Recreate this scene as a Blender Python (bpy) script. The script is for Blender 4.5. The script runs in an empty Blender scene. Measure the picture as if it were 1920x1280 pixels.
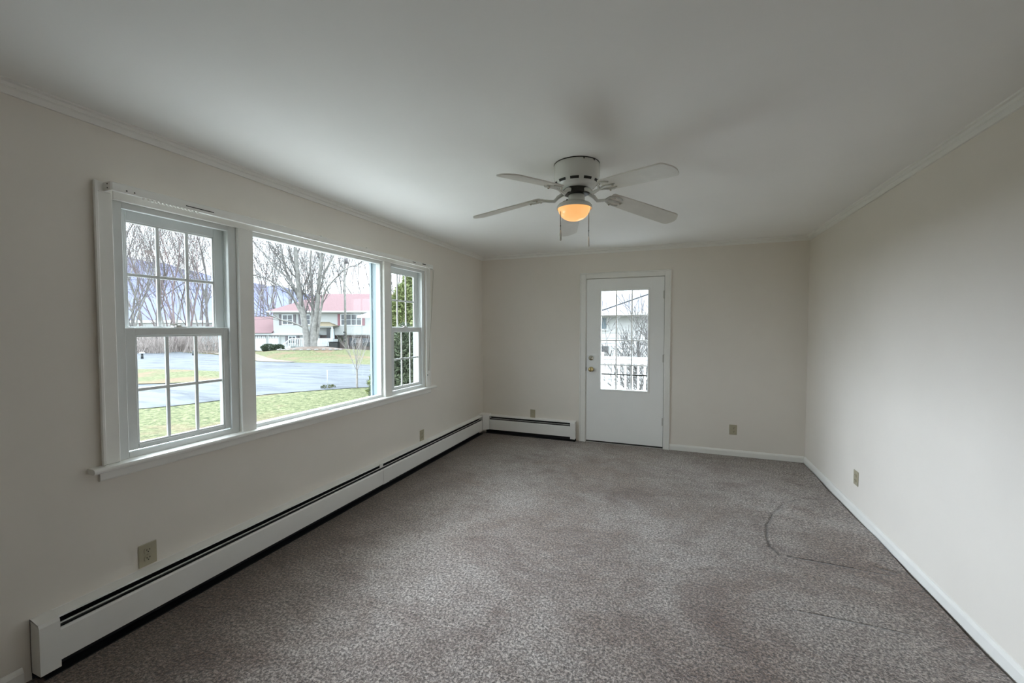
import bpy, math, random
from mathutils import Vector, Matrix

S = bpy.context.scene
COL = S.collection
PI = math.pi
# ------------------------------------------------------------------ camera
CAMX, CAMZ = 2.4248, 1.4391
YAW, PITCH = 0.36631, 0.03456
cd = bpy.data.cameras.new('camera'); cam = bpy.data.objects.new('camera', cd); COL.objects.link(cam)
cd.sensor_width = 36.0; cd.lens = 780.5*36/1920; cd.clip_start = 0.02; cd.clip_end = 3000
cam.location = (CAMX, 0, CAMZ)
fw = Vector((-math.sin(YAW)*math.cos(PITCH), math.cos(YAW)*math.cos(PITCH), -math.sin(PITCH)))
cam.rotation_euler = fw.to_track_quat('-Z', 'Y').to_euler()
S.camera = cam
# ------------------------------------------------------------------ world: even overcast sky
W = bpy.data.worlds.new('overcast'); S.world = W; W.use_nodes = True
SKY = 7.0
nt = W.node_tree; nt.nodes.clear()
o = nt.nodes.new('ShaderNodeOutputWorld'); bg = nt.nodes.new('ShaderNodeBackground')
tc = nt.nodes.new('ShaderNodeTexCoord'); sp = nt.nodes.new('ShaderNodeSeparateXYZ')
mr = nt.nodes.new('ShaderNodeMapRange')
mr.inputs[1].default_value = 0; mr.inputs[2].default_value = 1; mr.inputs[3].default_value = 0.62; mr.inputs[4].default_value = 1.1
mu = nt.nodes.new('ShaderNodeMath'); mu.operation = 'MULTIPLY'; mu.inputs[1].default_value = SKY
nt.links.new(tc.outputs['Generated'], sp.inputs[0]); nt.links.new(sp.outputs['Z'], mr.inputs[0])
nt.links.new(mr.outputs[0], mu.inputs[0]); nt.links.new(mu.outputs[0], bg.inputs['Strength'])
bg.inputs['Color'].default_value = (0.83, 0.93, 1.0, 1)
nt.links.new(bg.outputs[0], o.inputs[0])
# added low, very soft sun on the street side to brighten the room
sl = bpy.data.lights.new('added_sun', 'SUN'); sl.energy = 13.5; sl.angle = math.radians(70); sl.color = (.87, .955, 1.09)
so = bpy.data.objects.new('added_sun', sl); COL.objects.link(so); so.location = (-20, 5, 12)
so.rotation_euler = Vector((1.0, -.22, -.38)).to_track_quat('-Z', 'Y').to_euler()
# ------------------------------------------------------------------ room numbers
XR = 3.758; YB = 5.184; YF = -2.3; ZC = 2.392; WT = 0.17
# sky portals in the real openings (they only tell the renderer where the daylight comes in)
def portal(name, loc, rot, sx, sy):
    l = bpy.data.lights.new(name, 'AREA'); l.shape = 'RECTANGLE'; l.size = sx; l.size_y = sy
    l.cycles.is_portal = True
    ob = bpy.data.objects.new(name, l); ob.location = loc; ob.rotation_euler = rot; COL.objects.link(ob)
portal('daylight_portal', (-0.19, 2.46, 1.42), (0, -PI/2, 0), 1.3, 2.75)
portal('daylight_portal', (1.9, YB+0.19, 1.28), (PI/2, 0, PI), 0.62, 1.3)
vs = S.view_settings
S.display_settings.display_device = 'sRGB'
vs.view_transform = 'Standard'; vs.look = 'None'; vs.exposure = 0.15; vs.gamma = 1.0
try: vs.use_curve_mapping = False
except Exception: pass
S.cycles.max_bounces = 12; S.cycles.diffuse_bounces = 10; S.cycles.glossy_bounces = 3
S.cycles.transparent_max_bounces = 24; S.cycles.transmission_bounces = 4
S.cycles.sample_clamp_indirect = 6.0
S.cycles.caustics_reflective = False; S.cycles.caustics_refractive = False

# ================================================================== helpers
def nodes(name):
    m = bpy.data.materials.new(name); m.use_nodes = True
    t = m.node_tree; b = t.nodes['Principled BSDF']
    return m, t, b
def lk(t, a, b): t.links.new(a, b)
def ramp(t, fac, stops):
    r = t.nodes.new('ShaderNodeValToRGB'); cr = r.color_ramp
    while len(cr.elements) < len(stops): cr.elements.new(0.5)
    for e, (p_, c_) in zip(cr.elements, stops): e.position = p_; e.color = (*c_, 1)
    lk(t, fac, r.inputs[0]); return r.outputs[0]
def noise(t, scale, detail=3, rough=.55, vec=None, dist=0):
    n = t.nodes.new('ShaderNodeTexNoise'); n.inputs['Scale'].default_value = scale
    n.inputs['Detail'].default_value = detail; n.inputs['Roughness'].default_value = rough
    n.inputs['Distortion'].default_value = dist
    if vec is None:
        tc_ = t.nodes.new('ShaderNodeTexCoord'); vec = tc_.outputs['Object']
    lk(t, vec, n.inputs['Vector']); return n.outputs[0]
def bump(t, b, h, strength, dist):
    n = t.nodes.new('ShaderNodeBump'); n.inputs['Strength'].default_value = strength; n.inputs['Distance'].default_value = dist
    lk(t, h, n.inputs['Height']); lk(t, n.outputs[0], b.inputs['Normal']); return n
def mat(name, col, rough=.5, metal=0, spec=.5, vary=0.0, vscale=8, bmp=0, bscale=60, bdist=.002):
    m, t, b = nodes(name)
    b.inputs['Roughness'].default_value = rough; b.inputs['Metallic'].default_value = metal
    b.inputs['Specular IOR Level'].default_value = spec
    c = Vector(col)
    n = noise(t, vscale, 4)
    v = max(vary, .01)
    out = ramp(t, n, [(0.3, tuple(c*(1-v))), (0.7, tuple(min(1, x) for x in c*(1+v)))])
    lk(t, out, b.inputs['Base Color'])
    if bmp: bump(t, b, noise(t, bscale, 3), bmp, bdist)
    return m

class MB:
    """collects boxes, prisms, tubes, lathes; build() links them as ONE mesh object"""
    def __init__(s): s.v = []; s.f = []; s.sm = []
    def add(s, vs_, fs, smooth=False):
        k = len(s.v); s.v += [tuple(v) for v in vs_]; s.f += [tuple(i+k for i in f) for f in fs]; s.sm += [smooth]*len(fs); return s
    def box(s, a, b, bev=0):
        x0, y0, z0 = [min(a[i], b[i]) for i in range(3)]; x1, y1, z1 = [max(a[i], b[i]) for i in range(3)]
        if bev <= 0:
            vs_ = [(x0,y0,z0),(x1,y0,z0),(x1,y1,z0),(x0,y1,z0),(x0,y0,z1),(x1,y0,z1),(x1,y1,z1),(x0,y1,z1)]
            return s.add(vs_, [(0,3,2,1),(4,5,6,7),(0,1,5,4),(1,2,6,5),(2,3,7,6),(3,0,4,7)])
        B = min(bev, (x1-x0)*.45, (y1-y0)*.45, (z1-z0)*.45)
        import itertools
        V = []; idx = {}
        for ax in range(3):
            for c in itertools.product((0,1), repeat=3):
                p = []
                for i in range(3):
                    lo, hi = ((x0,x1),(y0,y1),(z0,z1))[i]
                    q = hi if c[i] else lo
                    if i != ax: q += -B if c[i] else B
                    p.append(q)
                idx[(ax,c)] = len(V); V.append(p)
        F = []
        cx = Vector(((x0+x1)/2,(y0+y1)/2,(z0+z1)/2))
        def face(ids):
            pts = [Vector(V[i]) for i in ids]; n = (pts[1]-pts[0]).cross(pts[2]-pts[0]); cen = sum(pts, Vector())/len(pts)
            F.append(tuple(ids) if n.dot(cen-cx) > 0 else tuple(reversed(ids)))
        for ax in range(3):
            o1, o2 = [i for i in range(3) if i != ax]
            for sd in (0,1):
                ids = []
                for (a_, b_) in ((0,0),(1,0),(1,1),(0,1)):
                    c = [0,0,0]; c[ax] = sd; c[o1] = a_; c[o2] = b_; ids.append(idx[(ax,tuple(c))])
                face(ids)
            for a_, b_ in ((0,0),(0,1),(1,0),(1,1)):
                c0 = [0,0,0]; c1 = [0,0,0]; c0[o1] = c1[o1] = a_; c0[o2] = c1[o2] = b_; c1[ax] = 1
                face([idx[(o1,tuple(c0))], idx[(o2,tuple(c0))], idx[(o2,tuple(c1))], idx[(o1,tuple(c1))]])
        for c in itertools.product((0,1), repeat=3): face([idx[(0,c)], idx[(1,c)], idx[(2,c)]])
        return s.add(V, F)
    def prism(s, poly, axis, a, b, smooth=False):
        """poly of (u,v) pairs extruded along axis ('x': poly=(y,z); 'y': poly=(x,z); 'z': poly=(x,y))"""
        def P(u, v, w): return {'x': (w,u,v), 'y': (u,w,v), 'z': (u,v,w)}[axis]
        n = len(poly)
        ar = sum(poly[i][0]*poly[(i+1)%n][1]-poly[(i+1)%n][0]*poly[i][1] for i in range(n))
        flip = (ar < 0) != (axis == 'y')
        if b < a: flip = not flip
        vs_ = [P(u,v,a) for u,v in poly]+[P(u,v,b) for u,v in poly]
        fs = [tuple(range(n-1,-1,-1)), tuple(range(n,2*n))]+[(i,(i+1)%n,(i+1)%n+n,i+n) for i in range(n)]
        if flip: fs = [tuple(reversed(f)) for f in fs]
        return s.add(vs_, fs, smooth)
    def tube(s, pts, r, n=8, cap=True, smooth=True):
        pts = [Vector(p) for p in pts]; R = r if isinstance(r, (list, tuple)) else [r]*len(pts)
        V = []; F = []; ref = None
        for i, p in enumerate(pts):
            d = (pts[min(i+1,len(pts)-1)]-pts[max(i-1,0)]).normalized()
            if ref is None: ref = Vector((0,0,1)) if abs(d.z) < .9 else Vector((1,0,0))
            u = d.cross(ref).normalized(); w = u.cross(d).normalized(); ref = w
            for k in range(n):
                a = 2*PI*k/n; V.append(p+(u*math.cos(a)+w*math.sin(a))*R[i])
        for i in range(len(pts)-1):
            for k in range(n):
                a = i*n+k; b = i*n+(k+1)%n; F.append((a,a+n,b+n,b))
        if cap: F.append(tuple(range(n))); F.append(tuple(range((len(pts)-1)*n+n-1,(len(pts)-1)*n-1,-1)))
        return s.add(V, F, smooth)
    def lathe(s, prof, cen=(0,0,0), n=32, axis='z', smooth=True, close=True):
        V = []; F = []; c = Vector(cen)
        for r, h in prof:
            for k in range(n):
                a = 2*PI*k/n; x, y = r*math.cos(a), r*math.sin(a)
                V.append(c+Vector({'z': (x,y,h), 'y': (x,h,-y), 'x': (h,x,y)}[axis]))
        m = len(prof)
        for i in range(m-1):
            for k in range(n):
                a = i*n+k; b = i*n+(k+1)%n; F.append((a,b,b+n,a+n))
        if close:
            F.append(tuple(range(n-1,-1,-1))); F.append(tuple(range((m-1)*n,m*n)))
        return s.add(V, F, smooth)
    def mesh(s, name):
        me = bpy.data.meshes.new(name); me.from_pydata(s.v, [], s.f)
        me.polygons.foreach_set('use_smooth', s.sm); me.update(); return me
    def build(s, name, m, parent=None, **kw):
        me = s.mesh(name)
        if m: me.materials.append(m)
        ob = bpy.data.objects.new(name, me); COL.objects.link(ob)
        if parent: ob.parent = parent
        for k, v in kw.items():
            if v is not None: ob[k] = v
        return ob
def empty(name, loc=(0,0,0), rz=0, **kw):
    e = bpy.data.objects.new(name, None); COL.objects.link(e); e.location = loc; e.rotation_euler = (0,0,rz)
    e.empty_display_size = .05
    for k, v in kw.items():
        if v is not None: e[k] = v
    return e
def child(name, me, parent, m=None, **kw):
    ob = bpy.data.objects.new(name, me); COL.objects.link(ob); ob.parent = parent
    for k, v in kw.items(): ob[k] = v
    return ob

# ================================================================== materials
M_wall = mat('wall_paint', (.82,.775,.71), .75, spec=.25, vary=.012, vscale=3, bmp=.08, bscale=120)
M_ceil = mat('ceiling_paint', (.90,.895,.87), .85, spec=.2, vary=.012, vscale=2, bmp=.06, bscale=90)
M_trim = mat('trim_paint', (.87,.86,.82), .4, vary=.015, vscale=10, bmp=.05, bscale=30)
M_vinyl = mat('window_vinyl', (.74,.76,.75), .35, vary=.008)
M_ext = mat('exterior_vinyl', (.34,.42,.46), .4, vary=.01)
M_door = mat('door_paint', (.93,.935,.92), .38, vary=.01, vscale=5)
M_heat = mat('heater_enamel', (.86,.85,.82), .38, vary=.02, vscale=6)
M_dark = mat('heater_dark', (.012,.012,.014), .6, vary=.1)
M_fin = mat('fin_metal', (.10,.10,.10), .55, metal=.6, vary=.2, vscale=40)
M_almond = mat('almond_plastic', (.43,.39,.28), .4, vary=.02)
M_slot = mat('slot_dark', (.02,.018,.015), .7)
M_fanwhite = mat('fan_enamel', (.70,.70,.66), .25, vary=.02)
M_blade = mat('blade_laminate', (.70,.68,.62), .4, vary=.04, vscale=14)
M_gun = mat('dark_metal', (.05,.047,.04), .4, metal=.7, vary=.1)
M_chain = mat('chain_metal', (.16,.155,.14), .4, metal=.7)
M_brass = mat('worn_brass', (.62,.50,.25), .22, metal=1, vary=.1, vscale=60)
M_nickel = mat('nickel', (.62,.60,.52), .2, metal=1, vary=.1, vscale=60)
M_hinge = mat('hinge_metal', (.62,.61,.57), .35, metal=.5, vary=.05)
M_cord = mat('cord', (.42,.39,.32), .8)

def glass_mat(name, tint):
    m = bpy.data.materials.new(name); m.use_nodes = True; t = m.node_tree; t.nodes.clear()
    out = t.nodes.new('ShaderNodeOutputMaterial'); mx = t.nodes.new('ShaderNodeMixShader')
    tr = t.nodes.new('ShaderNodeBsdfTransparent'); tr.inputs[0].default_value = (*tint, 1)
    gl = t.nodes.new('ShaderNodeBsdfGlossy'); gl.inputs['Roughness'].default_value = .02
    lw = t.nodes.new('ShaderNodeLayerWeight'); lw.inputs[0].default_value = .5
    pw = t.nodes.new('ShaderNodeMath'); pw.operation = 'POWER'; pw.inputs[1].default_value = 5
    ma = t.nodes.new('ShaderNodeMath'); ma.operation = 'MULTIPLY_ADD'; ma.inputs[1].default_value = .6; ma.inputs[2].default_value = .035
    lk(t, lw.outputs['Facing'], pw.inputs[0]); lk(t, pw.outputs[0], ma.inputs[0]); lk(t, ma.outputs[0], mx.inputs[0])
    lk(t, tr.outputs[0], mx.inputs[1]); lk(t, gl.outputs[0], mx.inputs[2]); lk(t, mx.outputs[0], out.inputs[0])
    return m
M_glass = glass_mat('window_glass', (.95,.97,.965))

# ---- carpet -------------------------------------------------------
def seg_dist(t, vec, a, b):
    """distance of vec from the segment a-b (floor plane)"""
    ax, ay = a; bx, by = b; dx, dy = bx-ax, by-ay; L2 = dx*dx+dy*dy
    def vm(op, x, y=None, s=None):
        n = t.nodes.new('ShaderNodeVectorMath'); n.operation = op
        lk(t, x, n.inputs[0]) if hasattr(x, 'links') else setattr(n.inputs[0], 'default_value', x)
        if y is not None:
            if hasattr(y, 'links'): lk(t, y, n.inputs[1])
            else: n.inputs[1].default_value = y
        if s is not None: lk(t, s, n.inputs['Scale'])
        return n
    p = vm('SUBTRACT', vec, (ax, ay, 0)).outputs[0]
    d = vm('DOT_PRODUCT', p, (dx/L2, dy/L2, 0)).outputs['Value']
    c = t.nodes.new('ShaderNodeClamp'); lk(t, d, c.inputs[0])
    n = t.nodes.new('ShaderNodeVectorMath'); n.operation = 'SCALE'; n.inputs[0].default_value = (dx, dy, 0); lk(t, c.outputs[0], n.inputs['Scale'])
    return vm('DISTANCE', p, n.outputs[0]).outputs['Value']
def mth(t, op, a, b=None, clamp=False):
    n = t.nodes.new('ShaderNodeMath'); n.operation = op; n.use_clamp = clamp
    for i, x in enumerate((a, b)):
        if x is None: continue
        if isinstance(x, (int, float)): n.inputs[i].default_value = x
        else: lk(t, x, n.inputs[i])
    return n.outputs[0]
def mixc(t, f, a, b, mode='MIX'):
    n = t.nodes.new('ShaderNodeMix'); n.data_type = 'RGBA'; n.blend_type = mode
    if isinstance(f, (int, float)): n.inputs[0].default_value = f
    else: lk(t, f, n.inputs[0])
    for i, x in ((6, a), (7, b)):
        if isinstance(x, tuple): n.inputs[i].default_value = (*x, 1)
        else: lk(t, x, n.inputs[i])
    return n.outputs[2]
def carpet():
    m, t, b = nodes('plush_carpet')
    b.inputs['Roughness'].default_value = 1; b.inputs['Specular IOR Level'].default_value = .1
    b.inputs['Sheen Weight'].default_value = .35; b.inputs['Sheen Roughness'].default_value = .6
    tc_ = t.nodes.new('ShaderNodeTexCoord'); v = tc_.outputs['Object']
    tuft = mth(t, 'ADD', mth(t, 'MULTIPLY', noise(t, 85, 2, .6, v, .5), .62), mth(t, 'MULTIPLY', noise(t, 210, 2, .7, v, .3), .38))
    big = noise(t, 1.5, 6, .7, v, .7)
    # brushed pile: streaks lying across the room
    mp = t.nodes.new('ShaderNodeMapping'); mp.inputs['Scale'].default_value = (1.0, 2.0, 1); lk(t, v, mp.inputs[0])
    streak = noise(t, 3.4, 6, .75, mp.outputs[0], 1.0)
    base = ramp(t, tuft, [(.39, (.066,.054,.047)), (.5, (.245,.210,.187)), (.60, (.57,.515,.47))])
    sh = mth(t, 'ADD', mth(t, 'MULTIPLY', big, .55), mth(t, 'MULTIPLY', streak, .45))
    lay = ramp(t, sh, [(.38, (.60,.50,.455)), (.49, (.92,.87,.84)), (.60, (1.14,1.14,1.14))])
    c = mixc(t, 1.0, base, lay, 'MULTIPLY')
    # brown traffic soiling, heaviest in loose patches
    soil_shade = noise(t, .8, 5, .7, v, .4); soil2 = ramp(t, soil_shade, [(.46,(1,1,1)),(.62,(.70,.60,.53))])
    c = mixc(t, 1.0, c, soil2, 'MULTIPLY')
    # shade beside the heater wall, painted into the carpet colour
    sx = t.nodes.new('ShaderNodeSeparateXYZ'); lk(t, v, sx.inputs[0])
    edge = mth(t, 'ADD', sx.outputs[0], mth(t, 'MULTIPLY', mth(t, 'SUBTRACT', soil_shade, .5), 1.6))
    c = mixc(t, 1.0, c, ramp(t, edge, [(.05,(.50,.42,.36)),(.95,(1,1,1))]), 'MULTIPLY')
    # dents left by furniture
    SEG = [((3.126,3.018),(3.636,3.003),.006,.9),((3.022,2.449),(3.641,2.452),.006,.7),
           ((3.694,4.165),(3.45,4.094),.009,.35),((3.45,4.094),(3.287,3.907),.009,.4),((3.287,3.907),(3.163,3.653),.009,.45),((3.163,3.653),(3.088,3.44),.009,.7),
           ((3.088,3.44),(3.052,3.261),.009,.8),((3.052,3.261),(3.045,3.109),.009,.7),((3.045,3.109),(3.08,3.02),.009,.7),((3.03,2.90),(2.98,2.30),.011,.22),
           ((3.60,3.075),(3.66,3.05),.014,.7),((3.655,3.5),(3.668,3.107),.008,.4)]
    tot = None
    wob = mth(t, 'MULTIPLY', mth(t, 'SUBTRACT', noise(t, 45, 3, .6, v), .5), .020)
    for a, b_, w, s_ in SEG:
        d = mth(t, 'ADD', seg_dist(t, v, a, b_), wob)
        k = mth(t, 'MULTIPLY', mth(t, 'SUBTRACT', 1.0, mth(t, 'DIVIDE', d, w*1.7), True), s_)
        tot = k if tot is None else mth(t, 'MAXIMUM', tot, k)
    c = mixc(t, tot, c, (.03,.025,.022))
    lk(t, c, b.inputs['Base Color'])
    h = mth(t, 'ADD', tuft, mth(t, 'MULTIPLY', streak, .7))
    h = mth(t, 'SUBTRACT', h, mth(t, 'MULTIPLY', tot, 1.2))
    bump(t, b, h, .9, .012)
    return m
M_carpet = carpet()

# ================================================================== room shell
def struct(ob, label, cat):
    ob['kind'] = 'structure'; ob['label'] = label; ob['category'] = cat; return ob
m = MB()                                            # carpet with low rumples along the right wall
nx, ny = 60, 110
def fz(x, y):
    z = 0.0
    k = math.exp(-((XR-.12-x)/.16)**2) if x > 2.6 else 0
    z += k*.010*(math.sin(y*4.1)+.6*math.sin(y*9.3+1))
    k2 = max(0, 1-abs(x-3.3)/.5)*max(0, 1-abs(y-3.75)/.5)
    z += k2*.010*math.sin((y+x*.3)*22)
    return z
V = []; F = []
for j in range(ny+1):
    for i in range(nx+1):
        x = (XR-.021)*i/nx; y = YF+(YB-YF)*j/ny; V.append((x, y, fz(x, y)))
for j in range(ny):
    for i in range(nx):
        a = j*(nx+1)+i; F.append((a,a+1,a+nx+2,a+nx+1))
m.add(V, F, True)
m.box((0,YF,-.12),(XR,YB,-.03))
struct(m.build('floor', M_carpet), 'worn greyish brown plush carpet covering the whole floor', 'carpet')
struct(MB().box((-WT,YF-WT,ZC),(XR+WT,YB+WT,ZC+.12)).build('ceiling', M_ceil), 'smooth white painted ceiling around the fan', 'ceiling')
# left wall with the triple window opening
WY0, WY1, WZ0, WZ1 = 1.148, 3.77, .80, 2.03
m = MB()
WL = .118
m.box((-WL,YF-WT,-.9),(0,WY0,ZC)); m.box((-WL,WY1,-.9),(0,YB+WT,ZC)); m.box((-WL,WY0,-.9),(0,WY1,WZ0)); m.box((-WL,WY0,WZ1),(0,WY1,ZC))
struct(m.build('wall_left', M_wall), 'off-white window wall above the long baseboard heater', 'wall')
DX0, DX1, DZ = 1.425, 2.346, 2.036
m = MB()
m.box((0,YB,-.12),(DX0-.003,YB+WT,ZC)); m.box((DX1+.003,YB,-.12),(XR,YB+WT,ZC)); m.box((DX0-.003,YB,DZ),(DX1+.003,YB+WT,ZC)); m.box((DX0,YB,-.12),(DX1,YB+WT,-.005))
struct(m.build('wall_back', M_wall), 'off-white end wall holding the glazed door', 'wall')
struct(MB().box((XR,YF-WT,-.12),(XR+WT,YB+WT,ZC)).build('wall_right', M_wall), 'blank off-white wall on the right, brighter towards the camera', 'wall')
struct(MB().box((0,YF-WT,-.12),(XR,YF,ZC)).build('wall_front', M_wall), 'plain off-white wall behind the camera', 'wall')

# crown moulding: a profile swept along each wall
def crown_prof(o, s):   # (distance from wall, z)
    P = [(0,ZC-.050),(.010,ZC-.050),(.012,ZC-.044),(.017,ZC-.030),(.024,ZC-.025),(.021,ZC-.021),(.026,ZC-.010),(.038,ZC-.007),(.040,ZC),(0,ZC)]
    return [(o+s*a, z) for a, z in P]
struct(MB().prism(crown_prof(0,1),'y',YF,YB).build('trim_1', M_trim), 'thin white crown moulding above the window wall', 'moulding')
struct(MB().prism(crown_prof(XR,-1),'y',YF,YB).build('trim_2', M_trim), 'thin white crown moulding above the right wall', 'moulding')
struct(MB().prism(crown_prof(YB,-1),'x',0,XR).build('trim_3', M_trim), 'thin white crown moulding above the door wall', 'moulding')
def base_prof(o, s): return [(o,.003),(o+s*.013,.003),(o+s*.013,.052),(o+s*.009,.062),(o+s*.005,.069),(o,.071)]
struct(MB().prism(base_prof(XR,-1),'y',YF,YB).build('baseboard_right', M_trim), 'low white baseboard along the right wall', 'baseboard')
struct(MB().prism(base_prof(YB,-1),'x',2.413,XR-.013).build('baseboard_back', M_trim), 'low white baseboard between the door and the right corner', 'baseboard')
struct(MB().prism(base_prof(0,1),'y',YF,.815).build('baseboard_left', M_trim), 'short white baseboard end left of the heater', 'baseboard')

# ================================================================== triple window
tr = empty('trim_4', (0,2.46,.8), kind='structure', label='white wooden casing, stool and apron around the triple window', category='window trim')
def loc(mb, name, mt, par, **kw):   # build with world coordinates under a parent that has an offset
    ob = mb.build(name, mt, par, **kw)
    ob.matrix_parent_inverse = Matrix.Translation(par.location).inverted(); return ob
CX = .018
loc(MB().box((0,1.084,.808),(CX,1.148,2.095),.003).box((CX-.002,1.078,.808),(.028,1.094,2.095),.004), 'side_casing', M_trim, tr)
loc(MB().box((0,3.77,.808),(CX,3.838,2.095),.003).box((CX-.002,3.828,.808),(.024,3.842,2.095),.004), 'side_casing', M_trim, tr)
loc(MB().box((0,1.148,2.027),(CX,3.77,2.095),.003), 'head_casing', M_trim, tr)
for a, b_ in ((1.744,1.836),(3.085,3.177)):
    loc(MB().box((-.12,a,.80),(CX,b_,2.028),.003), 'mullion', M_trim, tr)
loc(MB().prism([(-.03,.783),(.05,.783),(.057,.789),(.059,.797),(.055,.805),(.046,.808),(-.03,.808)],'y',1.035,3.905), 'window_stool', M_trim, tr)
loc(MB().prism([(0,.738),(.012,.738),(.016,.744),(.016,.783),(0,.783)],'y',1.072,3.85), 'apron', M_trim, tr)

def rect_frame(y0, y1, z0, z1, w, x0, x1, wb=None, wt=None, bev=.002):
    wb = wb or w; wt = wt or w
    m = MB(); m.box((x0,y0,z0),(x1,y0+w,z1),bev); m.box((x0,y1-w,z0),(x1,y1,z1),bev)
    m.box((x0,y0+w,z0),(x1,y1-w,z0+wb),bev); m.box((x0,y0+w,z1-wt),(x1,y1-w,z1),bev); return m
def sash(par, name, y0, y1, z0, z1, w, wb, wt, x0, x1):
    s = loc(rect_frame(y0,y1,z0,z1,w,x0,x1,wb,wt,.003), name, M_vinyl, par)
    gy0, gy1, gz0, gz1 = y0+w, y1-w, z0+wb, z1-wt; xc = (x0+x1)/2
    b = rect_frame(gy0-.001,gy1+.001,gz0-.001,gz1+.001,.008,xc-.006,x1-.004,bev=.002)
    def sub(mb, n, mt):
        ob = mb.build(n, mt, s); ob.matrix_parent_inverse = Matrix.Translation(par.location).inverted()
        ob.matrix_parent_inverse = Matrix(); return ob
    b.build('glazing_bead', M_vinyl, s)
    ny_, nz_ = 3, 2; mw = .016
    for i in range(1, ny_):
        y = gy0+(gy1-gy0)*i/ny_; MB().box((xc-.005,y-mw/2,gz0),(xc+.006,y+mw/2,gz1),.002).build('muntin', M_vinyl, s)
    z = (gz0+gz1)/2; MB().box((xc-.0055,gy0,z-mw/2),(xc+.0065,gy1,z+mw/2),.002).build('muntin', M_vinyl, s)
    for i in range(ny_):
        for j in range(nz_):
            a = gy0+(gy1-gy0)*i/ny_; b2 = gy0+(gy1-gy0)*(i+1)/ny_; c = gz0+(gz1-gz0)*j/nz_; d = gz0+(gz1-gz0)*(j+1)/nz_
            MB().add([(xc,a,c),(xc,b2,c),(xc,b2,d),(xc,a,d)],[(0,1,2,3)]).build('pane', M_glass, s)
    return s
def double_hung(name, y0, y1, label):
    w = empty(name, (-.05,(y0+y1)/2,WZ0), kind='structure', label=label, category='window')
    m = rect_frame(y0,y1,WZ0,WZ1,.046,-.03,-.008,.036,.03)                # face frame
    m.box((-.105,y0,WZ0),(-.03,y0+.03,WZ1)); m.box((-.105,y1-.03,WZ0),(-.03,y1,WZ1))
    m.box((-.105,y0+.03,WZ0),(-.03,y1-.03,WZ0+.02)); m.box((-.105,y0+.03,WZ1-.018),(-.03,y1-.03,WZ1))
    m.box((-.075,y1-.036,WZ0+.02),(-.068,y1-.03,WZ1-.016))                # parting track
    loc(m, 'window_frame', M_vinyl, w)
    sash(w, 'upper_sash', y0+.036, y1-.036, 1.40, 2.013, .052, .036, .054, -.094, -.070)
    lo = sash(w, 'lower_sash', y0+.048, y1-.030, .838, 1.436, .046, .024, .04, -.060, -.024)
    yc = (y0+y1)/2
    lm = MB().box((-.058,yc-.032,1.436),(-.03,yc+.032,1.441),.001).lathe([(.014,1.441),(.014,1.449),(.009,1.452)],(-.044,yc,0),14)
    lm.box((-.050,yc-.045,1.449),(-.040,yc+.012,1.456),.002)
    loc(lm, 'sash_lock', M_hinge, w)
    # exterior brick mould, the pale blue return seen past the glass
    e = MB(); e.box((-.140,y1-.020,WZ0-.02),(-.105,y1+.04,WZ1)); e.box((-.125,y1-.036,WZ0),(-.105,y1-.020,WZ1)); e.box((-.140,y0-.04,WZ0-.02),(-.105,y0+.012,WZ1)); e.box((-.140,y0,WZ1-.012),(-.105,y1,WZ1+.05)); e.box((-.145,y0,WZ0-.05),(-.105,y1,WZ0+.005))
    loc(e, 'exterior_trim', M_ext, w)
    return w
double_hung('window_1', 1.148, 1.744, 'narrow white double-hung window with grilles, left of the picture window')
double_hung('window_3', 3.177, 3.77, 'narrow white double-hung window with grilles, right of the picture window')
w2 = empty('window_2', (-.05,2.46,WZ0), kind='structure', label='large undivided picture window in the middle of the triple window', category='window')
m = rect_frame(1.836,3.085,WZ0,WZ1,.020,-.06,-.012,.030,.028)
loc(m, 'window_frame', M_vinyl, w2)
loc(MB().add([(-.045,1.85,WZ0+.028),(-.045,3.07,WZ0+.028),(-.045,3.07,WZ1-.026),(-.045,1.85,WZ1-.026)],[(0,1,2,3)]), 'pane', M_glass, w2)
e = MB(); e.box((-.105,3.068,WZ0),(-.06,3.085,WZ1)); e.box((-.105,1.836,WZ0),(-.06,1.853,WZ1)); e.box((-.105,1.85,WZ1-.018),(-.06,3.07,WZ1)); e.box((-.105,1.85,WZ0),(-.06,3.07,WZ0+.018)); e.box((-.135,3.070,WZ0-.02),(-.105,3.13,WZ1)); e.box((-.122,3.058,WZ0),(-.105,3.072,WZ1)); e.box((-.135,1.79,WZ0-.02),(-.105,1.85,WZ1)); e.box((-.135,1.84,WZ1-.010),(-.105,3.08,WZ1+.05)); e.box((-.14,1.84,WZ0-.05),(-.105,3.08,WZ0+.006))
loc(e, 'exterior_trim', M_ext, w2)

# ---- curtain rod
rod = empty('curtain_rod', (0,2.46,2.06), label='long flat white metal curtain rod bracketed over the triple window', category='curtain rod')
RX = .078
loc(MB().box((RX-.006,1.115,2.050),(RX+.006,2.02,2.090),.003).box((RX-.004,2.0,2.056),(RX+.004,3.80,2.086),.003), 'rod_rail', M_trim, rod)
loc(MB().box((RX-.012,1.30,2.046),(RX+.008,3.79,2.053),.002), 'rod_lip', M_trim, rod)
loc(MB().box((.02,1.112,2.050),(RX+.003,1.120,2.090),.002).box((.018,1.09,2.048),(.024,1.14,2.094),.001), 'rod_return', M_trim, rod)
loc(MB().box((.02,3.795,2.050),(RX+.003,3.803,2.086),.002).box((.018,3.775,2.048),(.024,3.83,2.090),.001), 'rod_return', M_trim, rod)
for a_, b_ in (((RX+.005,1.42,2.061),(RX+.0075,1.56,2.065)),((RX+.0035,3.60,2.068),(RX+.006,3.66,2.076)),((RX+.0035,3.43,2.066),(RX+.006,3.48,2.070))): loc(MB().box(a_, b_), 'rod_slot', M_slot, rod)
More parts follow.
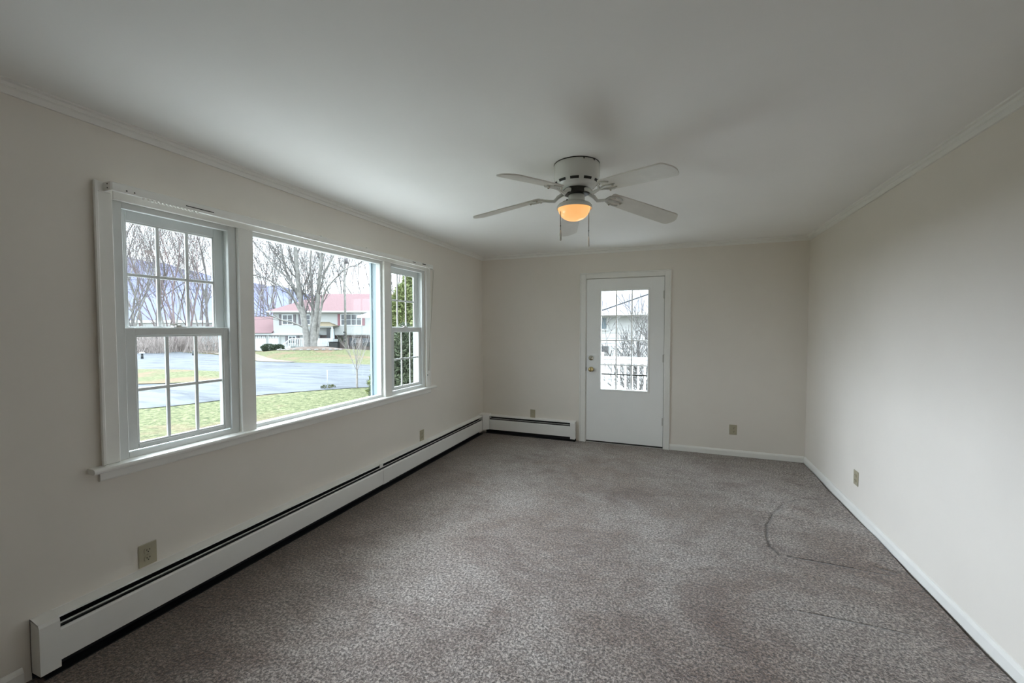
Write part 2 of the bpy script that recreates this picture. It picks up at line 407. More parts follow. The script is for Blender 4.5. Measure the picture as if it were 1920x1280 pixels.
for y in (1.17,1.20): loc(MB().lathe([(.003,0),(.003,.002)],(RX+.006,y,2.062),8,'x'), 'screw', M_slot, rod)
for z in (2.062,2.080): loc(MB().lathe([(.0028,-.0015),(.0028,0)],(.06,1.1115,z),8,'y'), 'screw', M_slot, rod)
for k in range(15):
    y = 1.235+k*.017; loc(MB().box((RX-.004,y,2.040),(RX+.006,y+.009,2.050),.002), 'glide', M_trim, rod)
for y in (1.90,2.32,2.8,3.28): loc(MB().box((.018,y-.006,2.074),(RX,y+.006,2.094),.002), 'support_bracket', M_trim, rod)
loc(MB().lathe([(.009,-.004),(.009,.006)],(.075,3.78,2.040),12,'x').box((.066,3.74,2.032),(.082,3.80,2.046),.003), 'pulley', M_hinge, rod)
cdr = empty('pull_cord', (.05,3.81,1.5), label='thin pull cord hanging from the right end of the curtain rod', category='cord')
loc(MB().tube([(.062,3.842,2.045),(.050,3.83,1.75),(.034,3.805,1.3),(.030,3.788,.975)],.0022,5), 'cord_loop', M_cord, cdr)
loc(MB().tube([(.058,3.832,2.045),(.045,3.818,1.6),(.028,3.786,.98)],.0016,5), 'cord_loop', M_cord, cdr)
loc(MB().lathe([(.001,.978),(.005,.972),(.006,.955),(.004,.945)],(.030,3.788,0),10), 'tassel', M_trim, cdr)
loc(MB().lathe([(.005,0),(.005,.004)],(.018,3.778,.933),10,'x'), 'cord_hole', M_slot, cdr)

# ================================================================== baseboard heaters
def heater(name, label, L, joint=None, capl=True, capr=True):
    """runs along local +x, wall behind at local y=0, depth towards -y"""
    h = empty(name, label=label, category='heater')
    d = .07
    def pr(poly, a, b, n, mt): return MB().prism([(-u, v) for u, v in poly], 'x', a, b).build(n, mt, h)
    pr([(0,.02),(.004,.02),(.004,.245),(0,.25)], 0, L, 'back_plate', M_heat)
    pr([(0,.247),(.010,.249),(.056,.240),(.058,.232),(.056,.231),(.054,.237),(.010,.244),(0,.243)], 0, L, 'top_cover', M_heat)
    pr([(.056,.2075),(.0665,.2085),(.0670,.2125),(.056,.2105)], .03, L-.03, 'damper', M_heat)
    pr([(.020,.150),(.052,.196),(.052,.206),(.016,.160)], .03, L-.03, 'fin_cover', M_fin)
    pr([(.066,.057),(.070,.057),(.070,.182),(.066,.190),(.060,.191),(.060,.187),(.066,.182)], .03, L-.03, 'front_panel', M_heat)
    pr([(.066,.057),(.066,.061),(.045,.061),(.045,.057)], .03, L-.03, 'front_lip', M_heat)
    m = MB(); nf = int((L-.2)/.012)
    for i in range(nf): x = .1+i*.012; m.box((x,-.055,.085),(x+.0008,-.012,.175))
    ob = m.build('fin_stack', M_fin, h, kind='stuff')
    MB().tube([(.04,-.034,.13),(L-.04,-.034,.13)],.011,8).build('pipe', M_fin, h)
    MB().box((.0,-.0055,.002),(L,-.004,.232)).build('back_liner_shade', M_dark, h)  # black sheet, run down to the floor as painted shade behind the gap
    MB().box((.02,-.064,.001),(L,-.004,.006)).build('gap_shade_strip', M_dark, h)  # black floor strip painting the shade under the heater
    for s_, a in ((capl,0),(capr,L-.062)):
        if s_:
            MB().prism([(0,.030),(-.072,.030),(-.0735,.19),(-.0725,.226),(-.066,.240),(-.012,.252),(0,.252)],'x',a,a+.062).build('end_cap', M_heat, h)
    if joint:
        MB().box((joint-.022,-.0625,.205),(joint+.022,-.0535,.246),.003).build('joint_clip', M_heat, h)
        MB().prism([(-.0705,.055),(-.0725,.055),(-.0725,.184),(-.068,.192),(-.066,.19),(-.0705,.182)],'x',joint+.01,joint+.09).build('splice_plate', M_heat, h)
    return h
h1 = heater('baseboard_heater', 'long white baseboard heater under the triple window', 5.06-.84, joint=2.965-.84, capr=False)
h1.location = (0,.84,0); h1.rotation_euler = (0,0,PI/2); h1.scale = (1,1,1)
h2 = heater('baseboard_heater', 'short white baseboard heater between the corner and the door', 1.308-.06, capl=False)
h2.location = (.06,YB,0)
MB().prism([(0,YB),(0,YB-.13),(.066,YB-.13),(.080,YB-.118),(.122,YB-.078),(.132,YB-.066),(.132,YB)],'z',.055,.262).build('heater_corner_cover', M_heat, label='white corner cover joining the two baseboard heaters', category='heater cover')

# ================================================================== outlets
def outlet(label, locx, rz, w=.074, duplex=True, off=0.0):
    o_ = empty('wall_outlet', locx, rz, label=label, category='outlet')
    MB().box((-w/2,-.0055,-.056),(w/2,0,.056),.003).build('cover_plate', M_almond, o_)
    if duplex:
        for s_ in (-1,1):
            z = s_*.0195
            pts = []
            for k in range(16):
                a = 2*PI*k/16; pts.append((off+max(-.0165,min(.0165,.0175*math.cos(a))), z+max(-.0125,min(.0125,.0175*math.sin(a)))))
            r = MB().prism(pts,'y',-.0085,-.005).build('receptacle', M_almond, o_)
            MB().box((off-.0075,-.009,z+.000),(off-.0045,-.0084,z+.008)).build('slot', M_slot, r)
            MB().box((off+.0045,-.009,z+.001),(off+.0075,-.0084,z+.008)).build('slot', M_slot, r)
            MB().lathe([(.003,-.009),(.003,-.0084)],(off,0,z-.006),8,'y').build('slot', M_slot, r)
        MB().lathe([(.0028,-.0075),(.0028,-.005)],(off,0,0),10,'y').build('screw', M_almond, o_)
    else:
        MB().lathe([(.0028,-.0065),(.0028,-.005)],(0,0,.042),10,'y').build('screw', M_almond, o_)
        MB().lathe([(.0028,-.0065),(.0028,-.005)],(0,0,-.042),10,'y').build('screw', M_almond, o_)
        MB().lathe([(.006,-.009),(.006,-.005)],(0,0,0),12,'y').build('jack', M_almond, o_)
    return o_
outlet('almond duplex outlet low on the window wall, nearest the camera', (0,1.25,.311), PI/2, .078)
outlet('almond outlet on the window wall near the far end of the heater', (0,3.688,.311), PI/2)
outlet('almond cover plate above the short heater left of the door', (.73,YB,.30), 0, .070, False)
outlet('almond duplex outlet on the end wall right of the door', (3.076,YB,.296), 0, .076, True, .006)
outlet('almond duplex outlet alone on the right wall', (XR,3.882,.286), -PI/2, .080)

# ================================================================== door
dr = empty('door_1', ((DX0+DX1)/2,YB,0), kind='structure', label='white entry door with a twelve-pane window and brass knob', category='door')
LX0, LX1 = 1.4325, 2.340; GX0, GX1, GZ0, GZ1 = 1.588, 2.183, .652, 1.902
DY0, DY1 = YB+.002, YB+.046
m = MB(); m.box((LX0,DY0,.024),(GX0+.012,DY1,2.030)); m.box((GX1-.012,DY0,.024),(LX1,DY1,2.030)); m.box((GX0+.012,DY0,.024),(GX1-.012,DY1,GZ0+.012)); m.box((GX0+.012,DY0,GZ1-.012),(GX1-.012,DY1,2.030))
leaf = loc(m, 'door_leaf', M_door, dr)
def xz_frame(x0,x1,z0,z1,w,y0,y1,bev=.003):
    m = MB(); m.box((x0,y0,z0),(x0+w,y1,z1),bev); m.box((x1-w,y0,z0),(x1,y1,z1),bev); m.box((x0+w,y0,z0),(x1-w,y1,z0+w),bev); m.box((x0+w,y0,z1-w),(x1-w,y1,z1),bev); return m
gf = loc(xz_frame(GX0,GX1,GZ0,GZ1,.024,YB-.008,YB+.05,.004), 'glass_frame', M_door, dr)
ix0, ix1, iz0, iz1 = GX0+.024, GX1-.024, GZ0+.024, GZ1-.024
def under(mb, n, mt, par): return mb.build(n, mt, par)
for i in (1,2): under(MB().box((ix0+(ix1-ix0)*i/3-.007,YB+.008,iz0),(ix0+(ix1-ix0)*i/3+.007,YB+.03,iz1),.002), 'muntin', M_door, gf)
for j in (1,2,3): under(MB().box((ix0,YB+.0075,iz0+(iz1-iz0)*j/4-.007),(ix1,YB+.0305,iz0+(iz1-iz0)*j/4+.007),.002), 'muntin', M_door, gf)
for i in range(3):
    for j in range(4):
        a, b_ = ix0+(ix1-ix0)*i/3, ix0+(ix1-ix0)*(i+1)/3; c, d = iz0+(iz1-iz0)*j/4, iz0+(iz1-iz0)*(j+1)/4
        under(MB().add([(a,YB+.019,c),(b_,YB+.019,c),(b_,YB+.019,d),(a,YB+.019,d)],[(0,1,2,3)]), 'pane', M_glass, gf)
kz = .915
k = loc(MB().lathe([(.030,0),(.031,-.004),(.027,-.008),(.012,-.012),(.011,-.026),(.020,-.034),(.027,-.046),(.0275,-.056),(.022,-.064),(.010,-.068),(.001,-.0685)],(1.492,YB+.002,kz),28,'y'), 'door_knob', M_brass, dr, label='round brass door knob')
k = loc(MB().lathe([(.029,0),(.030,-.006),(.026,-.012),(.018,-.014),(.016,-.018),(.001,-.0185)],(1.490,YB+.002,1.055),28,'y').box((1.486,YB-.030,1.040),(1.494,YB-.014,1.070),.003), 'deadbolt', M_nickel, dr, label='round metal deadbolt with thumb turn')
loc(MB().box((LX0-.006,YB-.001,kz-.022),(LX0-.0005,YB+.004,kz+.022)), 'strike_gap', M_slot, dr)
for z in (1.819,1.071,.322):
    loc(MB().tube([(2.344,YB-.006,z-.05),(2.344,YB-.006,z+.05)],.006,10).lathe([(.004,.05),(.002,.056)],(2.344,YB-.006,z),8).box((2.328,YB-.0015,z-.045),(2.342,YB+.002,z+.045)), 'hinge', M_hinge, dr)
loc(MB().box((LX0,DY0-.001,.006),(LX1,DY1,.024)), 'door_sweep', M_slot, dr)
loc(MB().box((DX0-.002,DY1+.001,.008),(LX0+.012,DY1+.014,DZ)).box((LX1-.012,DY1+.001,.008),(DX1+.002,DY1+.014,DZ)).box((LX0+.012,DY1+.001,2.020),(LX1-.012,DY1+.014,DZ)), 'door_stop', M_gun, dr)
# storm door outside
loc(xz_frame(DX0+.01,DX1-.01,.03,2.02,.09,YB+.10,YB+.13), 'storm_frame', M_ext, dr)
loc(MB().box((DX0+.1,YB+.105,.842),(DX1-.1,YB+.125,.856)), 'storm_rail', M_gun, dr)
loc(MB().box((DX0,YB,.0),(DX1,YB+WT,.008)), 'threshold', M_hinge, dr)
t5 = empty('trim_5', ((DX0+DX1)/2,YB,0), kind='structure', label='flat white casing around the entry door', category='door trim')
def casing(poly, n): return loc(poly, n, M_trim, t5)
casing(MB().box((1.356,YB-.018,0),(DX0,YB,2.100),.004).box((1.350,YB-.026,0),(1.366,YB,2.106),.004), 'side_casing')
casing(MB().box((DX1,YB-.018,0),(2.408,YB,2.100),.004).box((2.398,YB-.026,0),(2.413,YB,2.106),.004), 'side_casing')
casing(MB().box((DX0,YB-.018,2.036),(DX1,YB,2.100),.004).box((1.350,YB-.026,2.090),(2.413,YB,2.106),.004), 'head_casing')
casing(MB().box((DX0-.003,YB,0),(LX0-.003,YB+.12,DZ)).box((LX1+.003,YB,0),(DX1+.003,YB+.12,DZ)).box((DX0,YB,2.033),(DX1,YB+.12,DZ+.002)), 'jamb')

# ================================================================== ceiling fan
FX, FY = 1.890, 2.457
fan = empty('ceiling_fan', (FX,FY,ZC), label='white five-blade hugger ceiling fan with a lit amber bowl', category='ceiling fan')
def ft(mb, n, mt, par=None, **kw): return mb.build(n, mt, par or fan, **kw)
z0 = 0
ft(MB().lathe([(.134,0),(.134,-.004)],n=48), 'mounting_ring', M_gun)
body = ft(MB().lathe([(.131,-.003),(.134,-.010),(.134,-.070),(.130,-.092),(.122,-.112),(.108,-.132),(.085,-.142),(.060,-.146)],n=56), 'motor_housing', M_fanwhite)
for k in range(10):     # vent slots
    a = 2*PI*k/10-PI/2+.12; V = []
    m = MB(); n_ = 6
    for q, z in ((0,-.104),(1,-.117)):
        for i in range(n_+1):
            b_ = a+(i/n_-.5)*.40; r = .1272 if q == 0 else .1207
            V.append((r*math.cos(b_), r*math.sin(b_), z))
    m.add(V, [(i,i+1,i+n_+2,i+n_+1) for i in range(n_)]+[tuple(reversed((i,i+1,i+n_+2,i+n_+1))) for i in range(n_)][:0])
    m.build('vent_slot', M_slot, body)
for a in (-1.05,-.55,.4): MB().box((.132*math.cos(a)-.003,.132*math.sin(a)-.003,-.014),(.134*math.cos(a)+.003,.134*math.sin(a)+.003,-.004)).build('vent_slot', M_slot, body)
ft(MB().lathe([(.075,-.143),(.078,-.150),(.078,-.168),(.060,-.174)],n=32), 'flywheel', M_gun)
ft(MB().lathe([(.030,-.17),(.030,-.19),(.040,-.192)],n=20), 'hub', M_gun)
ft(MB().lathe([(.045,-.176),(.048,-.180),(.048,-.216),(.045,-.220)],n=32), 'switch_housing', M_fanwhite)
lf = ft(MB().lathe([(.048,-.214),(.070,-.218),(.092,-.228),(.103,-.240),(.105,-.252),(.102,-.256),(.099,-.252),(.095,-.242),(.05,-.224)],n=48), 'light_fitter', M_fanwhite); lf.location = (-.012,0,0)
# amber glass bowl: the lamp is on
mb_, t, b = nodes('lit_bowl_glass')
b.inputs['Base Color'].default_value = (.75,.55,.35,1); b.inputs['Roughness'].default_value = .15
lw = t.nodes.new('ShaderNodeLayerWeight'); lw.inputs[0].default_value = .25
cc = ramp(t, lw.outputs['Facing'], [(.0,(.86,.40,.115)),(.62,(.95,.46,.14)),(.90,(1,.72,.36))])
lk(t, cc, b.inputs['Emission Color']); b.inputs['Emission Strength'].default_value = .88
prof = [(.094*math.cos(u)**.9, -.248-.076*math.sin(u)) for u in [i*PI/2/12 for i in range(12)]]+[(.001,-.324)]
bw = ft(MB().lathe(prof, n=48), 'glass_bowl', mb_, label='glowing amber glass bowl'); bw.location = (-.014,0,0)
for (dx, dy, zt, zb, kn) in ((-.082,-.055,-.255,-.395,'metal'),(.062,.060,-.262,-.435,'white')):
    zb2 = {'metal': -.405, 'white': -.43}[kn]
    c = ft(MB().tube([(dx,dy,zt),(dx,dy,zb2)],.0021,6), 'pull_chain', M_chain)
    (MB().lathe([(.0025,zb2+.02),(.006,zb2),(.0075,zb2-.034),(.004,zb2-.042)],(dx,dy,0),10)).build('chain_pull', M_hinge if kn == 'metal' else M_trim, c)
    MB().lathe([(.001,-.006),(.0035,0),(.001,.006)],(dx,dy,(zt+zb2)/2-.03),8).build('chain_bead', M_gun, c)
ft(MB().tube([(-.045,-.022,-.206),(-.066,-.040,-.214),(-.082,-.055,-.238),(-.084,-.057,-.26)],.0022,6).lathe([(.006,-.212),(.006,-.202)],(-.05,-.025,0),10), 'chain_spout', M_gun)
ROOT, TIP = .215, .660
S_P = .195; SL = [.048,.098,.085,.066,.062]
for k in range(5):
    a = math.radians(-36.2+72*k)
    e_rot = Matrix.Rotation(a, 4, 'Z')
    zr = -.178
    droop = SL[k]
    def surf(u, v, dz=0):   # u radial, v tangential (ccw)
        s_ = (u-ROOT)/(TIP-ROOT)
        return (u, v, zr-droop*s_-S_P*v+dz)
    # outline with rounded corners
    out = []
    wr, wt = .057, .066
    def arc(cu, cv, r, a0, a1, n=6): return [(cu+r*math.cos(a0+(a1-a0)*i/n), cv+r*math.sin(a0+(a1-a0)*i/n)) for i in range(n+1)]
    out += arc(TIP-.030, wt-.026, .026, PI/2, .25); out += [(TIP+.008, .02), (TIP+.010, 0), (TIP+.008,-.02)]; out += arc(TIP-.030, -wt+.026, .026, -.25, -PI/2)
    out += [(ROOT+.2, -.064)]; out += arc(ROOT+.02, -wr+.02, .02, -PI/2, -PI); out += arc(ROOT+.02, wr-.02, .02, PI, PI/2); out += [(ROOT+.2,.064)]
    T = .0035; n = len(out)
    V = [surf(u, v, T) for u, v in out]+[surf(u, v, -T) for u, v in out]
    Fc = [tuple(range(n-1,-1,-1)), tuple(range(n,2*n))]+[(i,(i+1)%n,(i+1)%n+n,i+n) for i in range(n)]
    bl = MB().add(V, Fc).build('blade', M_blade, fan); bl.rotation_euler = (0,0,a)
    # blade iron: S-curved arm and a forked plate with three screws
    ib = MB()
    ib.tube([(.050,0,-.158),(.085,0,-.162),(.112,0,-.176),(.135,0,zr-.020),(.165,0,zr-.016),(.195,0,zr-.010),(.225,0,zr-.008)],[.011,.012,.0115,.010,.009,.008,.006],8)
    for sg in (-1,1):
        ib.tube([(.185,0,zr-.012)]+[surf(u, v*sg, -.007) for u, v in ((.205,.028),(.232,.042),(.262,.043),(.285,.032))],[.007,.006,.0055,.005,.004],6)
    ib.tube([(.19,0,zr-.012),surf(.235,0,-.007),surf(.30,0,-.006)],[.007,.006,.004],6)
    iron = ib.build('blade_iron', M_fanwhite, fan); iron.rotation_euler = (0,0,a)
    for (u, v) in ((.232,.042),(.232,-.042),(.285,0)):
        x, y, z = surf(u, v, -.014); MB().lathe([(.001,z-.003),(.006,z-.001),(.007,z+.004)],(x,y,0),10).build('screw', M_nickel, iron)

# ================================================================== outdoors
def Gz(x, y):
    R = math.hypot(x-CAMX, y); z = -0.75-0.018*min(max(R-8,0),52)
    d = math.hypot(x+33.9, y-34.3); z += .66*math.exp(-(d/6.5)**2)
    return z
FV = Vector((-math.sin(YAW), math.cos(YAW), 0)); RV = Vector((math.cos(YAW), math.sin(YAW), 0))
def street(X, Z, z=None):
    """the street across the lawn: X along it, Z away from the house"""
    p = Vector((CAMX,0,0))+RV*X+FV*Z
    return Vector((p.x, p.y, Gz(p.x, p.y) if z is None else z))

def lawn_mat():
    m, t, b = nodes('winter_lawn'); b.inputs['Roughness'].default_value = 1; b.inputs['Specular IOR Level'].default_value = .1
    tc_ = t.nodes.new('ShaderNodeTexCoord'); v = tc_.outputs['Object']
    n1 = noise(t, 7, 6, .9, v); n2 = noise(t, .35, 4, .6, v, .5); n3 = noise(t, 45, 2, .7, v)
    g = ramp(t, n1, [(.36,(.018,.026,.012)),(.46,(.062,.075,.034)),(.54,(.125,.130,.065)),(.64,(.20,.19,.12))])
    lv = ramp(t, n3, [(.3,(.05,.036,.022)),(.55,(.15,.11,.07)),(.75,(.26,.21,.15))])
    f = ramp(t, n2, [(.50,(0,0,0)),(.64,(1,1,1))])
    lk(t, mixc(t, f, g, lv), b.inputs['Base Color']); bump(t, b, n3, .6, .03); return m
def asphalt_mat():
    m, t, b = nodes('wet_asphalt'); b.inputs['Roughness'].default_value = .8; b.inputs['Specular IOR Level'].default_value = .12
    tc_ = t.nodes.new('ShaderNodeTexCoord'); v = tc_.outputs['Object']
    mp = t.nodes.new('ShaderNodeMapping'); mp.inputs['Rotation'].default_value = (0,0,-YAW); mp.inputs['Scale'].default_value = (.25,1.2,1); lk(t, v, mp.inputs[0])
    n = noise(t, 1.3, 7, .75, mp.outputs[0], .5)
    lk(t, ramp(t, n, [(.36,(.034,.040,.047)),(.46,(.060,.068,.078)),(.56,(.086,.094,.104))]), b.inputs['Base Color']); return m
M_lawn = lawn_mat(); M_asph = asphalt_mat()
M_bark = mat('grey_bark', (.105,.098,.095), .9, vary=.35, vscale=6, bmp=.5, bscale=20, bdist=.02)
M_bark2 = mat('pale_bark', (.19,.185,.175), .9, vary=.3, vscale=4)
M_twig = mat('reddish_twigs', (.14,.108,.108), .9, vary=.3, vscale=2)
M_young = mat('young_tree_bark', (.24,.22,.21), .8, vary=.2, vscale=10)
M_brush = mat('dry_brush', (.27,.235,.22), .95, vary=.35, vscale=1.5)
M_siding = mat('pale_siding', (.36,.37,.37), .6, vary=.03)
M_wht = mat('house_trim_white', (.50,.53,.55), .5, vary=.02)
M_roof = mat('red_shingles', (.13,.070,.075), .85, vary=.15, vscale=8)
M_groof = mat('grey_shingles', (.14,.145,.18), .85, vary=.15, vscale=12)
M_pane = mat('dark_window_glass', (.06,.065,.075), .1, vary=.2)
M_shut = mat('grey_shutter', (.11,.10,.11), .6, vary=.05)
M_rshut = mat('burgundy_shutter', (.20,.08,.10), .6, vary=.05)
M_tan = mat('tan_shingles', (.15,.125,.08), .8, vary=.1)
M_bin = mat('dark_plastic', (.012,.015,.016), .5, vary=.1)
M_box = mat('boxwood', (.04,.06,.035), .9, vary=.5, vscale=14)
M_mulch = mat('mulch', (.085,.06,.045), .95, vary=.4, vscale=5)
M_stone = mat('pale_stone', (.16,.155,.145), .8, vary=.2, vscale=4)
M_haze = mat('hazed_forest', (.125,.135,.215), 1, spec=0, vary=.12, vscale=.02)  # distance haze painted into the forest colour as blue

# terrain in rings around the house (kept off the rooms)
m = MB(); V = []; F = []
xs = [-.17]+[-1-.7*i for i in range(80)]+[-60,-68,-78,-95,-130,-200]
ys = [-60,-40,-25,-15,-8]+[-6+.8*i for i in range(70)]+[52,58,70,90,130,200]
for y in ys:
    for x in xs: V.append((x,y,Gz(x,y)))
n = len(xs)
for j in range(len(ys)-1):
    for i in range(n-1):
        a = j*n+i; F.append((a,a+n,a+n+1,a+1))
m.add(V, F, True)
V = []; F = []
xs2 = [-.17,.8,1.8,2.8,4,6,10,20,60]; ys2 = [5.36,6,7,8,9,10,12,15,20,30,60,200]
for y in ys2:
    for x in xs2: V.append((x,y,Gz(x,y)-.25))
n = len(xs2)
for j in range(len(ys2)-1):
    for i in range(n-1):
        a = j*n+i; F.append((a,a+1,a+n+1,a+n))
m.add(V, F, True)
m.add([(-60,-200,-1.2),(60,-200,-1.2),(60,-2.6,-.8),(-60,-2.6,-.8)], [(0,1,2,3)])
struct(m.build('ground', M_lawn), 'green and brown winter lawn outside the windows', 'lawn')
def drape(poly, name, mt, lift, label, cat, kind='structure', step=1.2):
    """flat polygon (x,y) laid over the terrain, subdivided by a grid clip"""
    import bmesh
    from mathutils.geometry import tessellate_polygon
    tri = tessellate_polygon([[Vector((x,y,0)) for x, y in poly]])
    me = bpy.data.meshes.new(name); me.from_pydata([(x,y,0) for x, y in poly], [], [tuple(t_) for t_ in tri])
    bm = bmesh.new(); bm.from_mesh(me)
    x0 = min(p[0] for p in poly); x1 = max(p[0] for p in poly); y0 = min(p[1] for p in poly); y1 = max(p[1] for p in poly)
    for ax, lo, hi in ((0,x0,x1),(1,y0,y1)):
        nst = int((hi-lo)/step)
        for i in range(1, nst):
            co = [0,0,0]; no = [0,0,0]; co[ax] = lo+(hi-lo)*i/nst; no[ax] = 1
            bmesh.ops.bisect_plane(bm, geom=bm.verts[:]+bm.edges[:]+bm.faces[:], plane_co=co, plane_no=no)
    for v in bm.verts: v.co.z = Gz(v.co.x, v.co.y)+lift
    bmesh.ops.recalc_face_normals(bm, faces=bm.faces[:])
    if sum(f.normal.z for f in bm.faces) < 0: bmesh.ops.reverse_faces(bm, faces=bm.faces[:])
    bm.to_mesh(me); bm.free(); me.materials.append(mt)
    ob = bpy.data.objects.new(name, me); COL.objects.link(ob); ob['kind'] = kind; ob['label'] = label; ob['category'] = cat; return ob
drape([(-7.0,14.9),(-8.48,13.15),(-9.28,12.38),(-9.9,11.6),(-10.7,10.3),(-11.0,8.66),(-11.2,7.83),(-11.7,7.1),(-13.5,4),(-17,-2),(-24,-6),(-50,10),(-62,24),(-56,34),(-46.5,31.8),(-38,27.5),(-27.5,23.2),(-21.9,23.3),(-16.9,23.1),(-13,22.9),(-4,26),(-1,18)],
      'road', M_asph, .018, 'pale grey asphalt street across the front lawn', 'road', step=1.0)
drape([(-31,15.2),(-28.8,15.9),(-25.3,16.4),(-21.3,16.1),(-18.4,14.9),(-16.4,13.2),(-16.75,12.3),(-17.5,11.6),(-19,10.8),(-23,9),(-30,10)],
      'ground', M_lawn, .05, 'grass peninsula between the two arms of the street', 'lawn', step=1.5)
M_bouncer = mat('pale_bouncer', (.64,.63,.60), .9, vary=.08, vscale=3, bmp=.2, bscale=30)  # pale slabs added out of sight to bounce daylight up to the ceiling
pt = empty('light_bouncer', (-2.4,2.4,-.72), kind='structure', label='added pale slabs, unseen, bouncing light through the triple window to the ceiling', category='light bouncer')
for i in range(4):
    for j in range(5):
        ob = MB().box((-4.75+i*1.15,.3+j*1.2,-.85),(-4.75+i*1.15+1.14,.3+j*1.2+1.19,-.69),.008).build('bouncer_slab', M_bouncer, pt); ob.matrix_parent_inverse = Matrix.Translation(pt.location).inverted()
def litter_mat():
    m, t, b = nodes('leaf_litter'); b.inputs['Roughness'].default_value = 1
    n = noise(t, 6, 4, .7); lk(t, ramp(t, n, [(.3,(.06,.045,.035)),(.5,(.11,.09,.065)),(.7,(.16,.135,.10))]), b.inputs['Base Color']); return m
M_litter = litter_mat()
drape([(-24.6,23.3),(-27.6,23.3),(-38,27.8),(-46.5,32),(-49,36),(-42,32.6),(-34,28),(-28,25.0),(-24.5,24.0)], 'ground', M_litter, .045, 'tan leaf litter along the far kerb of the street', 'leaf litter', step=1.5)
drape([(-62,24.5),(-56,34),(-47,33),(-52,52),(-90,60),(-90,30)], 'ground', M_litter, .05, 'leaf covered bank below the bare woods', 'leaf litter', step=3)

# ---- mountain ridge
rng = random.Random(5)
m = MB(); V = []; F = []
prof = [(-900,128),(-760,122),(-640,114),(-545,101),(-497,92),(-425,73),(-369,65),(-337,60),(-306,53),(-276,45),(-230,31),(-170,16),(-60,4)]
def ridge(X):
    for (a, za), (b_, zb) in zip(prof, prof[1:]):
        if a <= X <= b_: return za+(zb-za)*(X-a)/(b_-a)
    return prof[-1][1]
NX = 90
for i in range(NX+1):
    X = -900+840*i/NX; h = ridge(X)+1.2*math.sin(X*.11)+rng.uniform(-.6,.6)
    for q, (fz_, dz_) in enumerate(((0,0),(.25,40),(.55,95),(.82,160),(1,230),(.6,420),(0,700))):
        p = street(X*(1+dz_/600*.0), 600+dz_-230, None); hh = h*(1 if q != 4 else 1)
        V.append((p.x, p.y, -2+(hh+2)*fz_+(rng.uniform(-2,2) if q in (1,2,3) else 0)))
for i in range(NX):
    for q in range(6):
        a = i*7+q; F.append((a,a+7,a+8,a+1))
m.add(V, F, True)
m.build('mountain', M_haze, label='long haze-blue wooded mountain ridge on the horizon', category='mountain', kind='thing')

# ---- bare trees
def grow(mb, p, d, L, r, lvl, rng, sides, spread=.55, up=.12, kids=(3,4), tw=0.012):
    n = 4 if lvl > 1 else 3
    pts = [p.copy()]; rr = [r]; q = p.copy(); dd = d.copy()
    r1 = max(tw, r*.62)
    for i in range(n):
        dd = (dd+Vector((rng.uniform(-1,1),rng.uniform(-1,1),rng.uniform(-.6,1)))*.16+Vector((0,0,up*.5))).normalized()
        q = q+dd*(L/n); pts.append(q.copy()); rr.append(r+(r1-r)*(i+1)/n)
    mb.tube(pts, rr, sides if lvl > 2 else 3, cap=False)
    if lvl == 0: return
    nk = rng.randint(*kids)
    for k in range(nk):
        t_ = 1.0 if k == 0 else rng.uniform(.3,.95)
        i = min(int(t_*n), n-1); f = t_*n-i; base = pts[i].lerp(pts[min(i+1,n)], f)
        ax = Vector((rng.uniform(-1,1),rng.uniform(-1,1),rng.uniform(-.2,.2))).normalized()
        ang = rng.uniform(.25,.5) if k == 0 else rng.uniform(.6,1.3)*spread
        nd = (Matrix.Rotation(ang, 3, ax) @ dd); nd = (nd+Vector((0,0,up))).normalized()
        grow(mb, base, nd, L*rng.uniform(.58,.78), max(tw, r1*(.9 if k == 0 else rng.uniform(.5,.75))), lvl-1, rng, sides, spread, up, kids, tw)
def tree_mesh(seed, H, stems, r, lvl=4, spread=.6, up=.14, tw=.013, kids=(3,4)):
    rng = random.Random(seed); br = MB()
    for s_ in range(stems):
        a = 2*PI*s_/max(1,stems)+rng.uniform(0,1); lean = .0 if stems == 1 else rng.uniform(.1,.25)
        d = Vector((math.cos(a)*lean, math.sin(a)*lean, 1)).normalized()
        p = Vector((math.cos(a)*.25, math.sin(a)*.25, -.2)) if stems > 1 else Vector((0,0,-.2))
        grow(br, p, d, H*.42, r*rng.uniform(.8,1), lvl, rng, 7, spread, up, kids, tw)
    return br
protos = []
for i, (H, st, r, sp_) in enumerate(((15,1,.13,.62),(17,2,.11,.5),(14,3,.09,.5),(18,1,.15,.55),(12,2,.08,.7))):
    mb = tree_mesh(20+i, H, st, r, 4, sp_, .14, .0075); me = mb.mesh('bare_tree'); protos.append(me); me.materials.append([M_bark,M_bark2,M_twig,M_bark,M_twig][i])
woods = []
rng = random.Random(11)
def put_tree(me, X, Z, s, label, group=None):
    p = street(X, Z); ob = bpy.data.objects.new('bare_tree', me); COL.objects.link(ob)
    ob.location = p; ob.rotation_euler = (0,0,rng.uniform(0,6.28)); ob.scale = (s,s,s*rng.uniform(.95,1.1))
    ob['label'] = label; ob['category'] = 'tree'
    if group: ob['group'] = group
    return ob
LBL_L = 'bare leafless tree in the woods seen through the left double-hung window'
for px, Z, k, s in ((255,52,0,1),(268,60,1,1),(292,56,3,.95),(306,75,2,1.1),(322,68,1,1),(338,54,2,1.15),(352,80,0,1.2),(366,64,4,1.1),(383,76,1,1.1),(396,57,3,.9),(408,70,0,1),(247,78,3,1.1),(276,84,4,1.4),(330,88,1,1.1),(372,90,3,1.1),(240,64,1,1),(316,58,4,1)):
    put_tree(protos[k], (px-960)/780.5*Z, Z, s*1.45, LBL_L, 'bare trees beyond the street')
LBL_P = 'bare leafless tree rising behind the red-roofed house'
